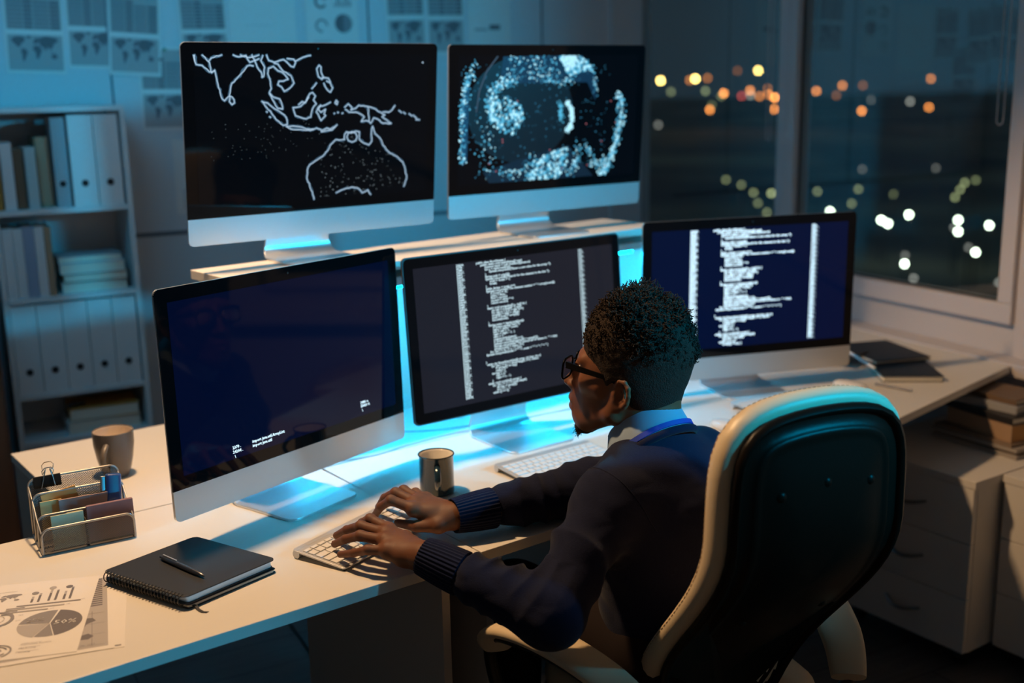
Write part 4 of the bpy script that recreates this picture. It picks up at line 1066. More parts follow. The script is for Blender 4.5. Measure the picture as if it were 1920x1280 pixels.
# ---------------------------------------------------------------- desk organizer
OP=Vector((-.905,2.034)); oa=30.4; OL=.172
OM=frame((OP.x,OP.y,DZ),oa)     # x along the front, y to the back
og=empty('mesh_organizer',OM,'grey wire mesh letter organizer with four tiers holding notes and cards','desk organizer')
M['wire']=mat('silver grey wire',(.42,.40,.38),.35,metal=.6); M['meshm']=mat('dark grey wire mesh',(.16,.15,.145),.45,metal=.5)
def arch(y,z1,r=.016,lean=0,x0=0,x1=OL):
    p=[(x0,y,.002)]
    p+=[(x0+r-r*math.cos(R(a)),y+lean,z1-r+r*math.sin(R(a))) for a in range(0,91,15)]
    p+=[(x1-r+r*math.sin(R(a)),y+lean,z1-r+r*math.cos(R(a))) for a in range(0,91,15)]
    p+=[(x1,y,.002)]
    return p
def meshpanel(y,z0,z1,x0=.002,x1=OL-.002,pitch=.0042,t=.00045,lean=0):
    """diamond wire mesh as crossing strands"""
    mb=MB(); H_=z1-z0; Wd=x1-x0
    def clipseg(a,b):
        return a,b
    n=int((Wd+H_)/pitch)
    for sgn in (1,-1):
        for k in range(1,n):
            c=k*pitch
            if sgn==1:  # x - z = c - H
                xa=c-H_; a=(max(0,xa), max(0,-xa)); xb=min(Wd,c); b=(xb, xb-xa)
            else:
                xa=min(Wd,c); a=(xa,c-xa); xb=max(0,c-H_); b=(xb,c-xb)
            if a[1]>H_ or b[1]>H_ +1e-6 or math.dist(a,b)<.001: continue
            d=Vector((b[0]-a[0],b[1]-a[1])).normalized(); nn=Vector((-d.y,d.x))*t
            yy=y+sgn*.0002
            q=[(x0+a[0]+nn.x,yy,z0+a[1]+nn.y),(x0+b[0]+nn.x,yy,z0+b[1]+nn.y),(x0+b[0]-nn.x,yy,z0+b[1]-nn.y),(x0+a[0]-nn.x,yy,z0+a[1]-nn.y)]
            q2=[(v[0],v[1]+sgn*.0006,v[2]) for v in q]
            mb.add(q+q2,[(0,1,2,3),(7,6,5,4),(0,4,5,1),(3,2,6,7)])
    return mb
tiers=[(.0,.052,'front'),(.040,.066,''),(.080,.098,''),(.120,.118,'')]
for (y,z1,_) in tiers:
    MB().tube(arch(y,z1),.0026,8).build('wire_frame',M['wire'],og,smooth=60)
    meshpanel(y,.006,z1-.004).build('mesh_panel',M['meshm'],og,smooth=0)
MB().box(.0,-.001,.001,OL,.122,.0022).build('base_tray',M['meshm'],og,smooth=0)
for x in (.0,OL): MB().tube([(x,0,.003),(x,.12,.003)],.0026,8).build('wire_frame',M['wire'],og,smooth=60)
for x in (.0,OL): MB().tube([(x,0,.045),(x,.04,.058),(x,.08,.086),(x,.12,.104)],.0018,6).build('side_wire',M['wire'],og,smooth=60)
# divider in front pocket
MB().box(.085,.001,.003,.0865,.038,.050).build('divider',M['meshm'],og,smooth=0)
def card(x,y,z,w,h,t,col,label,rotx=-6,roty=0,cat='sticky notes',g='paper notes in the organizer',name='sticky_note_pad'):
    o=MB().box(0,0,0,w,t,h).build(name,M[col],M=OM@Matrix.Translation((x,y,z))@Matrix.Rotation(R(rotx),4,'X')@Matrix.Rotation(R(roty),4,'Y'),bevel=.0003,smooth=0)
    tag(o,label,cat,g)
M['n_mint']=mat('mint paper',(.52,.58,.42),.8); M['n_yel']=mat('yellow paper',(.72,.55,.26),.8); M['n_or']=mat('orange paper',(.80,.42,.14),.8); M['n_mauve']=mat('mauve card',(.26,.15,.17),.7,noise=(60,.1)); M['n_pink']=mat('pink grey card',(.40,.28,.27),.8)
card(.022,.010,.004,.060,.066,.004,'n_mint','mint green note pad in the front left pocket of the organizer')
card(.052,.0145,.004,.028,.066,.003,'n_yel','yellow note standing behind the mint pad in the organizer')
card(.0885,.012,.004,.088,.072,.010,'n_mauve','mauve notebook filling the front right pocket of the organizer',-4,0,'notebook','paper notes in the organizer','small_notebook')
card(.045,.050,.006,.058,.080,.005,'n_pink','pinkish card block behind the mint note pad',-5)
card(.100,.054,.006,.060,.078,.003,'n_pink','pinkish divider card behind the mauve notebook',-5)
card(.012,.064,.006,.040,.078,.003,'n_yel','dull yellow note at the left of the second tier',-5)
card(.028,.070,.006,.066,.090,.003,'n_or','orange note sheet standing in the middle tier, topmost paper',-5,-8)
card(.034,.0745,.006,.064,.088,.002,'n_yel','cream yellow sheet behind the orange note',-5,-10)
# blue stapler standing upright
st=empty('blue_stapler',OM@Matrix.Translation((.144,.056,.003))@Matrix.Rotation(R(-9),4,'X')@Matrix.Rotation(R(5),4,'Y'),'blue stapler standing upright in the back of the organizer','stapler')
M['blue_pl']=mat('blue plastic',(.02,.07,.28),.3,coat=.3)
MB().prism(rrect(.030,.018,.006,5),.0,.114).build('blue_arm',M['blue_pl'],st,bevel=.003,smooth=50)
MB().prism(rrect(.012,.008,.002,3,-.018,.004),.004,.110).build('steel_jaw',M['chrome_d'],st,bevel=.001,smooth=50)
# binder clip on the back tier
bc=empty('binder_clip',OM@Matrix.Translation((.036,.120,.099)),'large black binder clip with silver wire handles on the organizer back','binder clip')
M['clip_b']=mat('black steel',(.012,.012,.012),.3)
MB().loft([[(-.026,-.010,0),(.026,-.010,0),(.026,.010,0),(-.026,.010,0)],[(-.026,-.0015,.022),(.026,-.0015,.022),(.026,.0015,.022),(-.026,.0015,.022)]]).build('clip_body',M['clip_b'],bc,bevel=.001,smooth=0)
M['wire_s']=mat('silver wire',(.75,.72,.66),.2,metal=1)
def clipwire(dy,top,bend):
    p=[(-.013,dy-.009,.0),(-.008,dy-.006,.022),(-.004,dy,.034),(-.010,dy,top-.014),(-.011,dy,top-.006),(-.006,dy,top),(.006,dy,top),(.011,dy,top-.006),(.010,dy,top-.014),(.004,dy,.034),(.008,dy-.006,.022),(.013,dy-.009,.0)]
    return [(x+bend*(z/.05),y,z) for x,y,z in p]
MB().tube(clipwire(-.003,.050,.004),.0010,6).build('wire_handle',M['wire_s'],bc)
MB().tube(clipwire(.004,.036,.006),.0010,6).build('wire_handle',M['wire_s'],bc)
# ---------------------------------------------------------------- right desk notebooks, pens, cables
g='black notebooks on the right desk'
def nbk(P,yaw,w,d,z,h,label,col='nb_cover'):
    e=empty('black_notebook',frame((P[0],P[1],DZ+z),yaw),label,'notebook',g)
    MB().prism(rrect(w,d,.004,4,w/2,d/2),0,.0015).prism(rrect(w,d,.004,4,w/2,d/2),h-.0015,h).build('cover',M[col],e,smooth=0)
    MB().prism(rrect(w-.005,d-.005,.003,3,w/2,d/2),.0016,h-.0016).build('page_block',M['pages'],e,smooth=0)
nbk((1.075,3.19),-4,.175,.24,.0003,.018,'black notebook with yellow page edges on the right desk')
nbk((1.10,3.33),14,.19,.25,.0185,.010,'black notebook lying crosswise on top of the yellow-edged one')
nbk((1.02,3.34),50,.15,.21,.0290,.006,'thin black notebook topmost, reaching behind the right monitor')
o=MB().tube([(0,0,0),(.155,0,0)],.0042,10).build('white_pencil',M['white_plastic'],M=frame((1.055,3.205,.7895),100)@Matrix.Rotation(R(-4),4,'Y'),smooth=60); tag(o,'white pencil leaning across the black notebooks on the right desk','pencil')
o=MB().tube([(0,0,0),(.11,0,0)],.0035,10).build('dark_pencil',M['pen'],M=frame((1.045,3.16,.7541),-45),smooth=60); tag(o,'dark thin pencil lying flat before the black notebooks','pencil')
def cable(pts,label,m="cab",r=.0016):
    # smooth the path
    P=[Vector(p) for p in pts]; out=[]
    for i in range(len(P)-1):
        p0=P[max(i-1,0)];p1=P[i];p2=P[i+1];p3=P[min(i+2,len(P)-1)]
        for k in range(8):
            t=k/8; out.append(.5*((2*p1)+(p2-p0)*t+(2*p0-5*p1+4*p2-p3)*t*t+(3*p1-p0-3*p2+p3)*t**3))
    out.append(P[-1])
    o=MB().tube(out,r,6).build('cable',M[m],smooth=60); tag(o,label,'cable','pale cables on the desks' if m=='cab' else None)
M['cab']=mat('pale cable',(.40,.46,.5),.5)
z=DZ+.0018
cable([(-.45,2.55,z),(-.34,2.60,z),(-.269,2.672,z),(-.15,2.77,z),(-.02,2.83,z)],'pale cable running from the left monitor towards the middle stand')
cable([(-.30,2.79,z),(-.20,2.80,z),(-.12,2.83,z),(-.03,2.85,z)],'pale cable left of the middle stand, the farther of two')
cable([(.02,2.89,z),(.12,2.95,z),(.25,3.02,z)],'pale cable right of the middle monitor stand')
# black cable at the floor below the left desk
ps=empty('power_strip',frame((.178,3.02,0),60),'black power strip with a glowing red switch on the floor under the middle desk','power strip')
MB().prism(rrect(.30,.06,.008,4),.0005,.038).build('housing',mat('strip plastic',(.02,.02,.022),.4),ps,bevel=.002,smooth=0)
MB().box(-.02,-.014,.038,.02,.014,.044).build('red_switch',emat('red switch glow',(1,.03,.02),2.2),ps,bevel=.001,smooth=0)
M['cab_b']=mat('black cable',(.01,.01,.012),.5)
cable([(-.76,3.36,.0045),(-.713,3.254,.0045),(-.615,3.06,.0045),(-.532,2.859,.0045),(-.50,2.70,.0045)],'black cable lying across the dark floor under the left desk','cab_b',.004)

# ---------------------------------------------------------------- implicit-surface modelling for organic shapes
def A3(p): return np.array(p,float)
class Cap:      # tapered capsule
    def __init__(s,a,b,ra,rb,k=.01,op='u'):
        s.a=A3(a);s.b=A3(b);s.ra=ra;s.rb=rb;s.k=k;s.op=op
        s.c=(s.a+s.b)/2;s.R=np.linalg.norm(s.a-s.b)/2+max(ra,rb)
    def d(s,P):
        ab=s.b-s.a; t=np.clip(((P-s.a)@ab)/max(ab@ab,1e-12),0,1)
        return np.linalg.norm(P-s.a-t[:,None]*ab,axis=1)-(s.ra+t*(s.rb-s.ra))
class Ell:      # ellipsoid, axes = rows of rot (3x3)
    def __init__(s,c,r,rot=None,k=.01,op='u'):
        s.c=A3(c);s.r=A3(r);s.rot=np.eye(3) if rot is None else np.array(rot,float);s.k=k;s.op=op;s.R=max(r)
    def d(s,P):
        q=(P-s.c)@s.rot.T
        k0=np.linalg.norm(q/s.r,axis=1);k1=np.linalg.norm(q/(s.r**2),axis=1)
        return np.where(k1>1e-9,k0*(k0-1)/np.maximum(k1,1e-9),-s.r.min())
class SEll(Ell):   # boxier super-ellipsoid
    def __init__(s,c,r,rot=None,k=.01,op='u',e=3): super().__init__(c,r,rot,k,op); s.e=e; s.R=max(r)*1.3
    def d(s,P):
        q=np.abs((P-s.c)@s.rot.T)/s.r
        v=(q**s.e).sum(1)**(1/s.e)
        return (v-1)*s.r.min()*.9
def sdf_eval(prims,P,post=None):
    d=None
    for p in prims:
        q=p.d(P)
        if d is None: d=q; continue
        k=p.k
        if p.op=='u':
            h=np.maximum(k-np.abs(d-q),0)/k; d=np.minimum(d,q)-h*h*k*.25
        elif p.op=='s':
            q=-q; h=np.maximum(k-np.abs(d-q),0)/k; d=np.maximum(d,q)+h*h*k*.25
    if post is not None: d=post(P,d)
    return d
def sdf_mesh(prims,h,post=None,margin=.02,B=12):
    lo=np.min([p.c-p.R for p in prims if p.op=='u'],axis=0)-.03; hi=np.max([p.c+p.R for p in prims if p.op=='u'],axis=0)+.03
    nb=np.ceil((hi-lo)/(h*B)).astype(int); N=nb*B+2
    gi,gj,gk=np.meshgrid(*[np.arange(n) for n in nb],indexing='ij'); bl=np.stack([gi.ravel(),gj.ravel(),gk.ravel()],1)
    ctr=lo+(bl+.5)*B*h; rad=B*h*.5*math.sqrt(3)
    un=[p for p in prims if p.op=='u']
    dmin=np.full(len(bl),1e9)
    for p in un:
        dmin=np.minimum(dmin,p.d(ctr) if not isinstance(p,Ell) else np.linalg.norm(ctr-p.c,axis=1)-p.R)
    cand=np.where(dmin<rad+margin)[0]
    off=np.stack(np.meshgrid(*[np.arange(B+1)]*3,indexing='ij'),-1).reshape(-1,3)
    edges=[];cellid=[];cellpos=[]
    S=(B+1)
    def idx(i,j,k): return (i*N[1]+j)*N[2]+k
    quads=[]
    for b in cand:
        near=[p for p in prims if np.linalg.norm(ctr[b]-p.c)<p.R+rad+margin+p.k]
        if not near or near[0].op!='u':
            near=[p for p in near if p.op=='u'][:1]+[p for p in near if True][0:] if any(p.op=='u' for p in near) else []
        if not near: continue
        if near[0].op!='u': near=sorted(near,key=lambda p:p.op!='u')
        c0=sdf_eval(near,ctr[b:b+1],post)[0]
        if abs(c0)>rad+margin: continue
        base=bl[b]*B
        P=lo+(base+off)*h
        D=sdf_eval(near,P,post).reshape(S,S,S)
        sgn=D<0
        if sgn.all() or not sgn.any(): continue
        # cell vertices
        c=[D[i:i+B,j:j+B,k:k+B] for i in(0,1) for j in(0,1) for k in(0,1)]
        st=np.stack(c,-1); s8=st<0; act=s8.any(-1)&~s8.all(-1)
        ci=np.argwhere(act); v=st[act]
        corners=np.array([(i,j,k) for i in(0,1) for j in(0,1) for k in(0,1)],float)
        acc=np.zeros((len(ci),3));cnt=np.zeros(len(ci))
        for a_ in range(8):
            for b_ in range(a_+1,8):
                if np.abs(corners[a_]-corners[b_]).sum()==1:
                    va=v[:,a_];vb=v[:,b_]; m=(va<0)!=(vb<0)
                    t=np.where(m,va/np.where(m,va-vb,1),0)
                    acc+=m[:,None]*(corners[a_]+t[:,None]*(corners[b_]-corners[a_])); cnt+=m
        pos=lo+(base+ci+acc/cnt[:,None])*h
        cellid.append(idx(base[0]+ci[:,0],base[1]+ci[:,1],base[2]+ci[:,2])); cellpos.append(pos)
        # edges owned by this block (lower corner within B)
        for ax in range(3):
            sl=[slice(0,B)]*3; s2=[slice(0,B)]*3; s2[ax]=slice(1,B+1)
            e0=sgn[tuple(sl)];e1=sgn[tuple(s2)]
            ch=np.argwhere(e0!=e1)
            if len(ch)==0: continue
            fl=e0[tuple(ch.T)]
            g=base+ch
            u_,v_=[(1,2),(2,0),(0,1)][ax]
            o=np.eye(3,dtype=int)
            q=[g, g-o[u_], g-o[u_]-o[v_], g-o[v_]]
            ids=np.stack([idx(x[:,0],x[:,1],x[:,2]) for x in q],1)
            ids=np.where(fl[:,None],ids,ids[:,::-1])
            quads.append(ids)
    if not cellid: return np.zeros((0,3)),np.zeros((0,4),int)
    cid=np.concatenate(cellid);cp=np.concatenate(cellpos);q=np.concatenate(quads)
    o=np.argsort(cid);cid=cid[o];cp=cp[o]
    f=np.searchsorted(cid,q); f=np.clip(f,0,len(cid)-1)
    ok=(cid[f]==q).all(1)
    return cp,f[ok]
def arr_obj(name,V,F,m,parent,smooth_iter=0,extra=None,keep=True):
    """numpy verts/faces (world space) -> object under parent"""
    if extra is not None:
        eV,eF=extra; F=[tuple(f) for f in F]+[tuple(i+len(V) for i in f) for f in eF]; V=np.concatenate([V,np.array(eV)]) if len(V) else np.array(eV)
    me=bpy.data.meshes.new(name)
    me.from_pydata([tuple(v) for v in V.tolist()],[],[tuple(f) for f in (F.tolist() if hasattr(F,'tolist') else F)])
    for mm in (m if isinstance(m,list) else [m]): me.materials.append(mm)
    bm=bmesh.new(); bm.from_mesh(me)
    if keep:      # keep only the largest connected shell
        seen=set(); best=[]
        bm.verts.ensure_lookup_table()
        for v in bm.verts:
            if v.index in seen: continue
            st=[v];comp=[];seen.add(v.index)
            while st:
                x=st.pop();comp.append(x)
                for e in x.link_edges:
                    y=e.other_vert(x)
                    if y.index not in seen: seen.add(y.index);st.append(y)
            if len(comp)>len(best): best=comp
        bs=set(best); bmesh.ops.delete(bm,geom=[v for v in bm.verts if v not in bs],context='VERTS')
    bmesh.ops.recalc_face_normals(bm,faces=bm.faces)
    bm.to_mesh(me);bm.free()
    me.polygons.foreach_set('use_smooth',[True]*len(me.polygons))
    o=bpy.data.objects.new(name,me);COL.objects.link(o)
    if parent is not None:
        o.parent=parent; o.matrix_parent_inverse=parent.matrix_world.inverted()
    if smooth_iter:
        s=o.modifiers.new('smooth','SMOOTH'); s.factor=.5; s.iterations=smooth_iter
    return o
def noise3(P,f,seed=0):
    """cheap smooth pseudo-noise"""
    r=np.random.RandomState(seed); out=0
    for k in range(5):
        a=r.uniform(-1,1,3); a/=np.linalg.norm(a); ph=r.uniform(0,6.28); out=out+np.sin(P@a*f*(.7+.25*k)+ph)
    return out/5

# ---------------------------------------------------------------- the sitting man
HO=A3((.225,2.118,1.040)); hy,hp=R(154),R(7)
HFw=A3((math.cos(hy)*math.cos(hp),math.sin(hy)*math.cos(hp),math.sin(hp))); HLf=A3((-math.sin(hy),math.cos(hy),0)); HUp=np.cross(HFw,HLf)
HS=1.02
def hd_(x,y,z): return HO+(HFw*x+HLf*y+HUp*z)*HS
HROT=np.array([HFw,HLf,HUp])
def HE(c,r,k=.01,op='u',rot=None): return Ell(hd_(*c),[q*HS for q in r],HROT if rot is None else rot,k,op)
def HC(a,b,ra,rb,k=.01,op='u'): return Cap(hd_(*a),hd_(*b),ra*HS,rb*HS,k,op)
neck0=A3((.268,2.063,.915)); neck1=hd_(-.028,0,-.03)
Lsh=A3((.172,1.945,.870));Lel=A3((.056,1.778,.735));Lwr=A3((-.160,1.885,.797))
Rsh=A3((.375,2.18,.868));Rel=A3((.145,2.215,.800));Rwr=A3((-.112,2.083,.798))
chest=A3((.285,2.050,.80)); belly=A3((.300,2.035,.65)); pelv=A3((.314,2.040,.565))
tw=A3((math.cos(R(48)),math.sin(R(48)),0)); tf=A3((math.cos(R(138)),math.sin(R(138)),0))
def trot(lean): # rows: width, front, up
    up=A3((0,0,1))*math.cos(lean)+tf*math.sin(lean); fr=np.cross(up,tw); return np.array([tw,tf*math.cos(lean)-A3((0,0,1))*math.sin(lean),up])
head=[
 HE((-.012,0,.052),(.098,.077,.088),.02),            # skull
 HE((.030,0,.020),(.068,.066,.085),.03),             # face mass
 HE((.052,0,-.038),(.046,.046,.052),.03),            # muzzle/jaw
 HC((.094,0,-.030),(.090,0,-.074),.020,.018,.025),
 HC((.078,0,-.086),(.076,0,-.074),.017,.020,.02),    # chin
 HC((.070,.018,-.082),(.006,.058,-.040),.016,.016,.02),HC((.070,-.018,-.082),(.006,-.058,-.040),.016,.016,.02),
 HC((.006,.060,-.038),(-.004,.064,.0),.014,.012,.02),HC((.006,-.060,-.038),(-.004,-.064,.0),.014,.012,.02),
 HC((.090,.018,.050),(.080,.044,.046),.010,.010,.014),HC((.090,-.018,.050),(.080,-.044,.046),.010,.010,.014), # brows
 HC((.070,.046,.006),(.040,.060,.004),.013,.010,.02),HC((.070,-.046,.006),(.040,-.060,.004),.013,.010,.02), # cheekbones
 HC((.100,0,.038),(.117,0,-.006),.0075,.010,.012),   # nose bridge
 HE((.120,0,-.014),(.0125,.014,.010),.008),HE((.108,.015,-.016),(.011,.008,.008),.006),HE((.108,-.015,-.016),(.011,.008,.008),.006),
 HC((.104,.014,-.047),(.110,0,-.044),.0065,.0085,.006),HC((.104,-.014,-.047),(.110,0,-.044),.0065,.0085,.006),
 HC((.101,.012,-.061),(.107,0,-.061),.0070,.0095,.004),HC((.101,-.012,-.061),(.107,0,-.061),.0070,.0095,.004),
 HE((.100,.031,.026),(.016,.014,.011),.012,'s'),HE((.100,-.031,.026),(.016,.014,.011),.012,'s'),
 HE((.080,.031,.026),(.0135,.0135,.0125),.004),HE((.080,-.031,.026),(.0135,.0135,.0125),.004),
 HC((.114,.012,-.053),(.114,-.012,-.053),.0016,.0016,.002,'s'),
]
# left and right ear
def ear(s):
    E=[];o=(-.008,.073*s,.0)
    def e(x,y,z): return (o[0]+x,o[1]+y*s,o[2]+z)
    E.append(HE(e(-.004,.002,.002),(.017,.005,.026),.008))
    pts=[(.006,-.001,.012),(.008,.003,.024),(.001,.008,.032),(-.010,.012,.033),(-.019,.015,.024),(-.021,.015,.010),(-.018,.012,-.004),(-.011,.007,-.014),(-.002,.002,-.020)]
    for a,b in zip(pts[:-1],pts[1:]): E.append(HC(e(*a),e(*b),.0042,.0042,.0035))
    E.append(HE(e(.001,.001,-.021),(.0075,.0045,.0085),.004))
    E.append(HC(e(-.008,.006,.020),e(-.011,.008,.000),.0032,.0032,.003))
    E.append(HE(e(-.001,.011,.004),(.009,.009,.013),.003,'s'))
    E.append(HC(e(.010,.002,.003),e(.008,.003,-.006),.0042,.0042,.004))
    return E
head+=ear(1)+ear(-1)
neck=[Cap(neck0,neck1,.054,.050,.03),Cap(hd_(-.045,0,-.01),neck0+A3((.012,-.006,.0)),.046,.052,.04)]
body=head+neck
# trunk, arms, legs
body+=[Ell(chest,(.160,.104,.155),trot(.20),.05),Ell(belly,(.145,.103,.15),trot(.12),.06),Ell(pelv,(.165,.115,.10),trot(0),.06),
       Cap(Lsh,neck0-A3((0,0,.03)),.044,.040,.03),Cap(Rsh,neck0-A3((0,0,.03)),.044,.040,.03)]
def arm(sh,el,wr): return [Cap(sh,el,.048,.036,.03),Cap(el,el+(wr-el)*.35,.037,.036,.02),Cap(el+(wr-el)*.35,wr,.036,.0245,.02)]
body+=arm(Lsh,Lel,Lwr)+arm(Rsh,Rel,Rwr)
def hand(wr,F,back,palm,th,mc,tck=.0122):
    """F: dict finger -> [mcp,pip,dip,tip]"""
    out=[]
    names=['index','middle','ring','pinky']
    rad={'index':(.0112,.0096,.0084,.0073),'middle':(.0114,.0098,.0085,.0074),'ring':(.0110,.0094,.0082,.0071),'pinky':(.0098,.0084,.0074,.0066)}
    for i,f in enumerate(names):
        p=[A3(q) for q in F[f]]; r=rad[f]
        wm=A3(wr)+ (A3(mc[f])-A3(wr))*.0 if f in mc else A3(wr)
        st=A3(wr)+(p[0]-A3(wr))*.12+(A3(th[0])-A3(wr))*0
        out.append(Cap(st-A3((0,0,.004)),p[0]-A3((0,0,.003)),.0185,.0135,.016))        # metacarpal
        out.append(Cap(p[0],p[0]+A3((0,0,.0005)),.0112,.0112,.012))                     # knuckle
        out.append(Cap(p[0],p[1],r[0],r[1],.004)); out.append(Cap(p[1],p[2],r[1],r[2],.003)); out.append(Cap(p[2],p[3],r[2],r[3],.003))
        out.append(Cap(p[1]-(p[1]-p[0])*.04,p[1],r[1]+.0004,r[1]+.0003,.005))
    # palm fill
    m=[A3(F[f][0]) for f in names]
    c=(sum(m)/4)*.55+A3(wr)*.45-A3((0,0,.008))
    out.append(Cap(m[0]*.6+A3(wr)*.4-A3((0,0,.010)),m[3]*.6+A3(wr)*.4-A3((0,0,.010)),.014,.012,.02))
    t=[A3(q) for q in th]
    out.append(Cap(A3(wr)*.8+t[0]*.2,t[0],.017,.0155,.016)); out.append(Cap(t[0],t[1],.0145,.0108,.006)); out.append(Cap(t[1],t[2],.0108,.0082,.004))
    return out
LF_={'index':[(-.2370,1.988,.810),(-.2740,2.0150,.820),(-.2930,2.0370,.804),(-.3060,2.0560,.783)],
     'middle':[(-.2400,1.962,.812),(-.2890,1.9900,.816),(-.3190,2.0150,.799),(-.3430,2.0400,.778)],
     'ring':[(-.2375,1.935,.809),(-.2860,1.9560,.811),(-.3170,1.9770,.796),(-.3410,2.0010,.777)],
     'pinky':[(-.2310,1.910,.801),(-.2680,1.9180,.799),(-.2960,1.9330,.787),(-.3240,1.9560,.775)]}
LT_=[(-.208,1.997,.787),(-.236,2.043,.782),(-.252,2.071,.779)]
RF_={'index':[(-.1990,2.0840,.813),(-.2430,2.0970,.826),(-.2650,2.1100,.808),(-.2800,2.1300,.782)],
     'middle':[(-.1970,2.1080,.816),(-.2370,2.1340,.828),(-.2620,2.1530,.810),(-.2770,2.1690,.784)],
     'ring':[(-.1900,2.1320,.813),(-.2240,2.1640,.822),(-.2480,2.1860,.805),(-.2630,2.2010,.783)],
     'pinky':[(-.1790,2.1530,.807),(-.2020,2.1830,.810),(-.2200,2.2030,.796),(-.2330,2.2170,.781)]}
RT_=[(-.148,2.060,.786),(-.190,2.070,.781),(-.232,2.103,.776)]
body+=hand(Lwr,LF_,None,None,LT_,{})+hand(Rwr,RF_,None,None,RT_,{})
hipL=pelv-tw*.105+A3((0,0,-.005)); hipR=pelv+tw*.085+A3((0,0,-.02))
ld=A3((math.cos(R(124)),math.sin(R(124)),0))
ldl=A3((math.cos(R(134)),math.sin(R(134)),0)); knL=hipL+ldl*.36+A3((0,0,.0)); knR=hipR+ld*.40
anL=A3((knL[0]-.01,knL[1]+.0,.10)); anR=A3((knR[0]+.01,knR[1]+.02,.10))
body+=[Cap(hipL,knL,.078,.052,.04),Cap(knL,anL,.052,.036,.02),Cap(hipR,knR,.078,.052,.04),Cap(knR,anR,.052,.036,.02),
       Cap(anL,anL+ld*.13+A3((0,0,-.055)),.036,.026,.02),Cap(anR,anR+ld*.13+A3((0,0,-.055)),.036,.026,.02)]
man=empty('person',(pelv[0],pelv[1],.455),'man in glasses and navy sweater typing, seated in the cream office chair','person')
def skin_mat():
    m=mat('dark brown skin',(.150,.058,.028),.58,spec=.3,noise=(45,.12,5),bump=(420,.25,.0006),sss=.12)
    return m
M['skin']=skin_mat()
def face_post(P,d):
    return d
V,F_=sdf_mesh(body,.0021,None,.012)
ob=arr_obj('body',V,F_,M['skin'],man,1)
# finger nails
M['nail']=mat('finger nail',(.30,.17,.13),.3)
for FF in (LF_,RF_):
    for f in FF:
        a,b=Vector(FF[f][2]),Vector(FF[f][3]); d=(b-a).normalized(); up=Vector((0,0,1)); s_=d.cross(up).normalized(); n=s_.cross(d).normalized()
        rr0=.0063 if f!='pinky' else .0055
        T=Matrix(((d.x,s_.x,n.x,b.x-d.x*.001),(d.y,s_.y,n.y,b.y-d.y*.001),(d.z,s_.z,n.z,b.z-d.z*.001),(0,0,0,1)))@Matrix.Translation((0,0,rr0))
        nm=MB().ball((0,0,0),(.0055,.0044,.0011),10,T).build('finger_nail',M['nail'],smooth=60); nm.parent=man; nm.matrix_parent_inverse=man.matrix_world.inverted()
def pchild(mb,name,m,**k):
    o=mb.build(name,m,**k); o.parent=man; o.matrix_parent_inverse=man.matrix_world.inverted(); return o
# ring on right thumb side of the far hand
# ---- sweater
M['knit']=mat('navy wool knit',(.011,.014,.036),.95,spec=.07,sheen=.08,noise=(260,.25,3),bump=(520,.5,.0012))
Lcf=Lwr+(Lel-Lwr)*.10; Rcf=Rwr+(Rel-Rwr)*.06
Lc2=Lwr+(Lel-Lwr)*.42; Rc2=Rwr+(Rel-Rwr)*.38
sw=[Ell(chest+A3((.0,0,0)),(.172,.120,.172),trot(.20),.05),Ell(belly,(.160,.118,.16),trot(.12),.06),Ell(pelv+A3((0,0,.03)),(.168,.120,.10),trot(0),.06),
    Cap(Lsh,neck0+A3((.0,.0,-.020)),.058,.062,.05),Cap(Rsh,neck0+A3((.0,.0,-.020)),.056,.062,.05),
    Cap(chest+tf*-.05+A3((0,0,.02)),neck0-tf*.02+A3((0,0,-.035)),.085,.07,.05),
    Cap(Lsh,Lel,.060,.052,.035),Cap(Lel,Lc2,.056,.0445,.03),
    Cap(Rsh,Rel,.062,.054,.035),Cap(Rel,Rc2,.054,.0440,.03),
    ]
def fold(P,a,b,amp,n,ph,rr_,width):
    ab=b-a;L=np.linalg.norm(ab);t=((P-a)@ab)/(L*L)
    m=np.exp(-((t-.5)/width)**2)
    q=P-a-np.clip(t,0,1)[:,None]*ab
    side=np.arctan2(q@A3((0,0,1)),q@np.cross(ab/L,A3((0,0,1))))
    u=t*n+ph+.9*np.sin(side+ph)+1.8*noise3(P,22,3+int(ph*3)); return -amp*m*(1-np.abs(np.sin(u))*1.6)*np.clip(.7+1.2*noise3(P,35,8),0,1.5)*(np.linalg.norm(q,axis=1)<rr_)
def sw_post(P,d):
    d=d-.0022*noise3(P,26,1)
    d=d+fold(P,Lel,Lcf,.0085,19,.3,.09,.40)+fold(P,Lsh,Lel,.0060,10,1.0,.09,.32)+fold(P,Rel,Rcf,.0072,17,2.0,.09,.45)-.0032*np.abs(noise3(P*np.array([1,1,1.6]),60,6))
    return d
V,F_=sdf_mesh(sw,.0034,sw_post,.02)
arr_obj('sweater',V,F_,M['knit'],man,1)
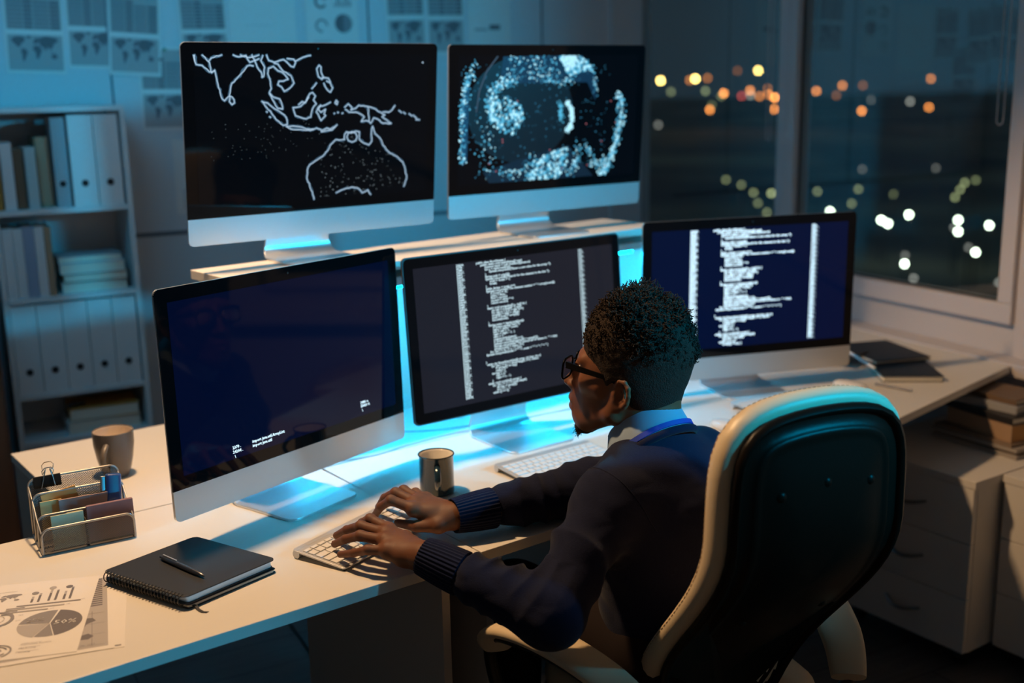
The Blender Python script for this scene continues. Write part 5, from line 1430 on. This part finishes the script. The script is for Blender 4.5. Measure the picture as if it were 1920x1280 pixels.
# armhole seam of the near sleeve
from mathutils.bvhtree import BVHTree
swo=[c for c in man.children if c.name.startswith('sweater')][0]
bv=BVHTree.FromPolygons([tuple(v.co) for v in swo.data.vertices],[tuple(p.vertices) for p in swo.data.polygons])
def seam_ring(c,ax,n,tilt=0):
    ax=Vector(ax).normalized(); x=ax.orthogonal().normalized(); y=ax.cross(x); pts=[]
    for k in range(n):
        a=2*PI*k/n; d=x*math.cos(a)+y*math.sin(a); h=bv.ray_cast(Vector(c)+d*.30,-d,.29)
        if h[0] is not None and (h[0]-Vector(c)).length<.10: pts.append(h[0]+d*.0001)
    return pts
sc_=Lsh+(neck0-Lsh)*.10+A3((0,0,.0)); ring=seam_ring(sc_,Vector(neck0-Lsh)+Vector((.05,-.01,.05)),96)
gi=max(range(len(ring)),key=lambda i:(ring[i]-ring[i-1]).length); ring=ring[gi:]+ring[:gi]
ring=ring[:1]+[(ring[i-1]+ring[i]*2+ring[i+1])/4 for i in range(1,len(ring)-1)]+ring[-1:]
so=MB().tube(ring,.0016,6).build('armhole_seam',M['knit'],smooth=60); so.parent=man; so.matrix_parent_inverse=man.matrix_world.inverted()
# ribbed cuffs
def cuff(a,b,ra,rb,name='cuff'):
    a=Vector(a);b=Vector(b);d=(b-a).normalized();x=d.orthogonal().normalized();y=d.cross(x); n=168;nr=34
    rings=[]
    for k in range(13):
        t=k/12; r=ra+(rb-ra)*t
        e=.0012*math.sin(PI*t)
        rings.append([a+(b-a)*t+(x*math.cos(2*PI*i/n)+y*math.sin(2*PI*i/n))*(r+e+.0011*math.sin(nr*2*PI*i/n)) for i in range(n)])
    # rolled opening
    rings=[[p+(a-p)*.10+d*.003 for p in rings[0]]]+rings+[[b+(p-b)*.86+d*.003 for p in rings[-1]]]
    rings=[[tuple(v) for v in r] for r in rings]
    return pchild(MB().loft(rings,cap=False),name,M['knit'],smooth=50)
Lw3=Lwr+(Lwr-Lel)/np.linalg.norm(Lwr-Lel)*.006; Rw3=Rwr+(Rwr-Rel)/np.linalg.norm(Rwr-Rel)*.010
cuff(Lw3,Lwr+(Lel-Lwr)*.30,.0335,.0400); cuff(Rw3,Rwr+(Rel-Rwr)*.26,.0330,.0400)
# shoulder seam of the near sleeve
# ---- shirt collar and neckline
M['shirt']=mat('light blue shirt',(.26,.36,.50),.8,bump=(700,.2,.0003))
nax=Vector(neck1-neck0).normalized()
def neckring(h,rx,ry,drop,n=48,c=None,back=0):
    """ellipse round the neck; drop lowers the front"""
    base=Vector(neck0)+nax*h
    fx=Vector(HFw*.55+tf*.45); fx.z=0; fx=(fx-nax*fx.dot(nax)).normalized(); ly=nax.cross(fx)
    out=[]
    for i in range(n):
        a=2*PI*i/n; p=base+fx*(math.cos(a)*rx)+ly*(math.sin(a)*ry)-Vector((0,0,1))*drop*(.5+.5*math.cos(a))**1.5-fx*back
        out.append(tuple(p))
    return out
rings=[neckring(.066,.066,.063,.034),neckring(.086,.066,.063,.030),neckring(.090,.068,.065,.030),neckring(.087,.071,.068,.032),neckring(.056,.080,.078,.048),neckring(.040,.086,.084,.062),neckring(.039,.083,.081,.062),neckring(.056,.074,.072,.048)]
pchild(MB().loft(rings+[rings[0]],cap=False),'shirt_collar',M['shirt'],smooth=60)
rr1=neckring(.034,.086,.085,.072,n=96)
pchild(MB().tube(rr1,.008,10,closed=True),'neckline_rib',M['knit'],smooth=60)
M['lanyard']=mat('bright blue lanyard',(.015,.05,.38),.6)
rings=[neckring(.052,.0835,.0815,.062),neckring(.053,.0860,.0840,.062),neckring(.044,.0880,.0860,.068),neckring(.043,.0855,.0835,.068)]
pchild(MB().loft(rings+[rings[0]],cap=False),'lanyard',M['lanyard'],smooth=60)
# ---- trousers and shoes
M['trouser']=mat('dark brown trousers',(.019,.014,.014),.9,spec=.08,bump=(500,.3,.0006))
tr=[Ell(pelv+A3((0,0,-.005)),(.172,.122,.088),trot(0),.06),Cap(hipL,knL,.102,.076,.04),Cap(knL,anL+A3((0,0,.02)),.064,.052,.03),Cap(hipR,knR,.088,.066,.04),Cap(knR,anR+A3((0,0,.02)),.064,.052,.03)]
V,F_=sdf_mesh(tr,.006,lambda P,d:d-.003*noise3(P,40,5),.02)
arr_obj('trousers',V,F_,M['trouser'],man,1)
for an in (anL,anR):
    V,F_=sdf_mesh([Cap(an+A3((0,0,-.03)),an+ld*.05+A3((0,0,-.05)),.045,.046,.03),Cap(an+ld*.05+A3((0,0,-.055)),an+ld*.17+A3((0,0,-.066)),.044,.036,.03),Ell(an+ld*.08+A3((0,0,-.13)),(.3,.3,.032),None,.004,'s')],.004,lambda P,d:np.maximum(d,.004-P[:,2]),.02)
    arr_obj('shoe',V,F_,M['black_plastic'],man,1)
# ---- hair
M['hair']=mat('black curly hair',(.030,.020,.015),.85,spec=.2,bump=(420,1,.004))
hb=[HE((-.010,0,.072),(.104,.083,.088),.02),HE((-.012,0,.098),(.098,.084,.078),.03),HE((-.026,0,.030),(.080,.0815,.070),.02),HE((-.042,0,-.004),(.050,.064,.045),.02),HC((-.050,0,-.015),(-.056,0,-.050),.046,.044,.02),
    HC((.022,.060,.060),(.010,.070,.010),.018,.0085,.015),HC((.022,-.060,.060),(.010,-.070,.010),.018,.0085,.015)]
cut=[HE((.125,0,.000),(.064,.10,.074),.012,'s'),HE((.075,.085,-.020),(.058,.05,.055),.012,'s'),HE((.075,-.085,-.020),(.058,.05,.055),.012,'s'),HE((.0,.084,-.012),(.030,.022,.042),.006,'s'),HE((.0,-.084,-.012),(.030,.022,.042),.006,'s'),HE((.01,0,-.06),(.07,.12,.05),.01,'s')]
V,F_=sdf_mesh(hb+cut,.0032,lambda P,d:d-(.0012*noise3(P,420,2)+.004*np.clip(noise3(P,90,9),-.3,1)*np.clip(((P-HO)@HUp-.05)/.04,0,1))*np.clip(((P-HO)@HUp)/.06,.15,1),.02)
rr=random.Random(4); eV=[];eF=[]
def hdir(x,y,z): return Vector(HFw*x+HLf*y+HUp*z)
nc=0
while nc<3600:
    az=rr.uniform(0,2*PI); zz=rr.uniform(-.8,1)
    dv=A3((math.sqrt(max(0,1-zz*zz))*math.cos(az),math.sqrt(max(0,1-zz*zz))*math.sin(az),zz))
    c=A3((-.011,0,.088)); q=c+dv*A3((.098,.081,.084))
    # local head coordinates
    if q[2]<.085 and q[0]>.055: continue
    if q[2]<.055 and rr.random()<.6: continue
    if q[2]<.02: continue
    base=Vector(hd_(*q)); nrm=hdir(*(dv/A3((.098,.081,.084))/10)).normalized()
    top=min(1,max(0,(q[2]-.05)/.09)); lowf=min(1,max(.35,(q[2]-.01)/.08))
    nrm=(nrm+hdir(0,0,.45)+Vector((rr.gauss(0,.35),rr.gauss(0,.35),rr.gauss(0,.25)))).normalized()
    L=lowf*(.010+.022*top)*rr.uniform(.5,1.1); L*=float(np.clip(1.0+.9*noise3(np.array([q]),55,4)[0],.8,1.5)); hr=rr.uniform(.0016,.0036); turns=rr.uniform(1.6,3.2)
    x=nrm.orthogonal().normalized(); y=nrm.cross(x); ph=rr.uniform(0,6.3); n=15; pts=[];rad=[]
    for k in range(n):
        t=k/(n-1); a=ph+turns*2*PI*t; e=min(1,t*3)
        pts.append(base+nrm*(L*t-.004)+(x*math.cos(a)+y*math.sin(a))*hr*e+Vector((0,0,-.004*t*t))); rad.append(.0017*(1-.5*t))
    m_=MB().tube(pts,rad,4); b=len(eV); eV+=m_.v; eF+=[tuple(i+b for i in f) for f in m_.f]; nc+=1
arr_obj('hair',V,F_,M['hair'],man,0,(eV,eF),keep=False)
# beard on the chin
bb=[HE((.080,0,-.097),(.020,.022,.015),.01),HE((.070,0,-.090),(.022,.03,.012),.01)]
V,F_=sdf_mesh(bb,.0022,lambda P,d:d-.0016*noise3(P,400,8),.02)
eV=[];eF=[]
for k in range(260):
    a=rr.uniform(-1.4,1.4); q=(.078+.020*math.cos(a)*rr.uniform(.2,1),.022*math.sin(a),-.100+rr.uniform(-.006,.010))
    base=Vector(hd_(*q)); d=(hdir(.5*math.cos(a),.4*math.sin(a),-1)+Vector((rr.gauss(0,.3),rr.gauss(0,.3),rr.gauss(0,.2)))).normalized(); L=rr.uniform(.006,.014)
    x=d.orthogonal().normalized(); y=d.cross(x); ph=rr.uniform(0,6)
    pts=[base+d*L*t/6+(x*math.cos(ph+t)+y*math.sin(ph+t))*.0012 for t in range(7)]
    m_=MB().tube(pts,[.0007*(1-.1*t) for t in range(7)],4); b=len(eV); eV+=m_.v; eF+=[tuple(i+b for i in f) for f in m_.f]
arr_obj('beard',V,F_,M['hair'],man,0,(eV,eF),keep=False)
# ---- eyeglasses
gh=Matrix(((HFw[0],HLf[0],HUp[0],HO[0]),(HFw[1],HLf[1],HUp[1],HO[1]),(HFw[2],HLf[2],HUp[2],HO[2]),(0,0,0,1)))@Matrix.Scale(HS,4)
M['specs']=mat('black glossy acetate',(.002,.002,.002),.3,spec=.1)
M['lens']=mat('spectacle lens',(1,1,1),.02,trans=1)
gf=MB()
for s in (1,-1):
    ol=rrect(.050,.040,.013,6,.034*s,.022)
    gf.tube([(.117-.06*abs(y)**1.6*2.2,y,z) for y,z in ol],.0022,8,closed=True)
gf.tube([(.117,-.010,.028),(.119,0,.031),(.117,.010,.028)],.0022,8)
g_=gf.build('eyeglass_frame',M['specs'],smooth=60); g_.parent=man; g_.matrix_parent_inverse=man.matrix_world.inverted(); g_.matrix_basis=gh
for s in (1,-1):
    t=MB(); pr=[(.1105,.0600*s,.036),(.108,.0640*s,.036),(.060,.0725*s,.034),(.012,.0785*s,.032),(-.006,.0775*s,.024),(-.018,.076*s,.006)]
    rings=[]
    for i,(x,y,z) in enumerate(pr):
        hh=[.0056,.0062,.0050,.0040,.0034,.0028][i]; rings.append([(x,y-.0013,z-hh),(x,y+.0013,z-hh),(x,y+.0013,z+hh),(x,y-.0013,z+hh)])
    t.loft(rings); o=t.build('temple_arm',M['specs'],smooth=40); o.parent=man; o.matrix_parent_inverse=man.matrix_world.inverted(); o.matrix_basis=gh
    mb=MB(); ol=rrect(.048,.038,.012,6,.034*s,.022); n=len(ol)
    mb.add([(.1165-.06*abs(y)**1.6*2.2,y,z) for y,z in ol]+[(.1175-.06*abs(y)**1.6*2.2,y,z) for y,z in ol],[tuple(range(n)),tuple(range(2*n-1,n-1,-1))]+[(i,(i+1)%n,n+(i+1)%n,n+i) for i in range(n)])
    o=mb.build('lens',M['lens'],smooth=0); o.parent=man; o.matrix_parent_inverse=man.matrix_world.inverted(); o.matrix_basis=gh
# eyes
M['eye']=mat('eye white',(.55,.5,.45),.2); M['iris']=mat('dark iris',(.02,.01,.006),.1)
for s in (1,-1):
    o=MB().ball(tuple(hd_(.0825,.031*s,.026)),.0122,16).build('eyeball',M['eye'],smooth=80); o.parent=man; o.matrix_parent_inverse=man.matrix_world.inverted()
    i_=MB().ball(tuple(hd_(.0895,.031*s,.0255)),.0066,12).build('iris',M['iris'],smooth=80); i_.parent=o

# ---------------------------------------------------------------- lights
def aim(o,loc,target):
    o.location=loc; d=Vector(target)-Vector(loc); o.rotation_euler=d.to_track_quat('-Z','Y').to_euler(); return o
def area(name, loc, target, size, power, col, size_y=None, spread=None):
    l=bpy.data.lights.new(name,'AREA'); l.energy=power; l.color=col; l.size=size
    if size_y: l.shape='RECTANGLE'; l.size_y=size_y
    if spread: l.spread=R(spread)
    o=bpy.data.objects.new(name,l); COL.objects.link(o); return aim(o,loc,target)
def spot(name,loc,target,power,col,size,blend,rad):
    l=bpy.data.lights.new(name,'SPOT'); l.energy=power; l.color=col; l.spot_size=R(size); l.spot_blend=blend; l.shadow_soft_size=rad
    o=bpy.data.objects.new(name,l); COL.objects.link(o); return aim(o,loc,target)
CY=(.0,.57,1.0); WA=(1,.61,.30)
spot('warm_ceiling_spot',(-.80,2.40,2.65),(.05,1.85,.75),176,WA,112,.3,.07)
L0=Vector((2.35,1.15,2.0)); az=145; el=-4
spot('cyan_room_spot',L0,L0+Vector((math.cos(R(az))*math.cos(R(el)),math.sin(R(az))*math.cos(R(el)),math.sin(R(el)))),310,CY,60,.8,.09)
spot('cyan_shoulder_fill',(1.9,1.0,1.95),(.36,2.05,1.0),130,CY,26,.7,.06)  # extra spot added to carry the cyan onto the man's shoulders
spot('cyan_low_spot',(.95,.25,.55),(-.70,1.62,.74),48,CY,29,.8,.08)
led=emat('cyan led',(.0,.50,1),125)
def strip(x0,x1,label):
    e=empty('led_strip',HM@Matrix.Translation((x0,.03,HT-.063)),label,'light strip','led strips under the shelf')
    MB().box(0,-.006,-.009,x1-x0,.006,-.004).build('diffuser',led,e,smooth=0)
    MB().box(0,-.008,-.004,x1-x0,.008,0).build('channel',M['alu'],e,smooth=0)
strip(.13,.59,'cyan led strip under the left half of the raised shelf')
strip(.64,1.26,'cyan led strip under the right half of the raised shelf')
wd=bpy.data.worlds.new('night'); scene.world=wd; wd.use_nodes=True
bg=wd.node_tree.nodes['Background']; bg.inputs[0].default_value=(.012,.022,.032,1); bg.inputs[1].default_value=1.3
area('ambient_fill',(-.4,-1.8,2.5),(0,2.5,.9),2.6,1.7,(.38,.74,1))  # unseen soft fill added to lift the whole room
area('cyan_wall_fill',(-1.4,2.7,2.6),(-1.0,4.4,1.1),.9,4.5,(.10,.58,1),spread=120)  # unseen cyan fill added to brighten the shaded left wall
vs=scene.view_settings; vs.view_transform='Standard'; vs.look='None'; vs.gamma=1; vs.exposure=0; vs.use_curve_mapping=False
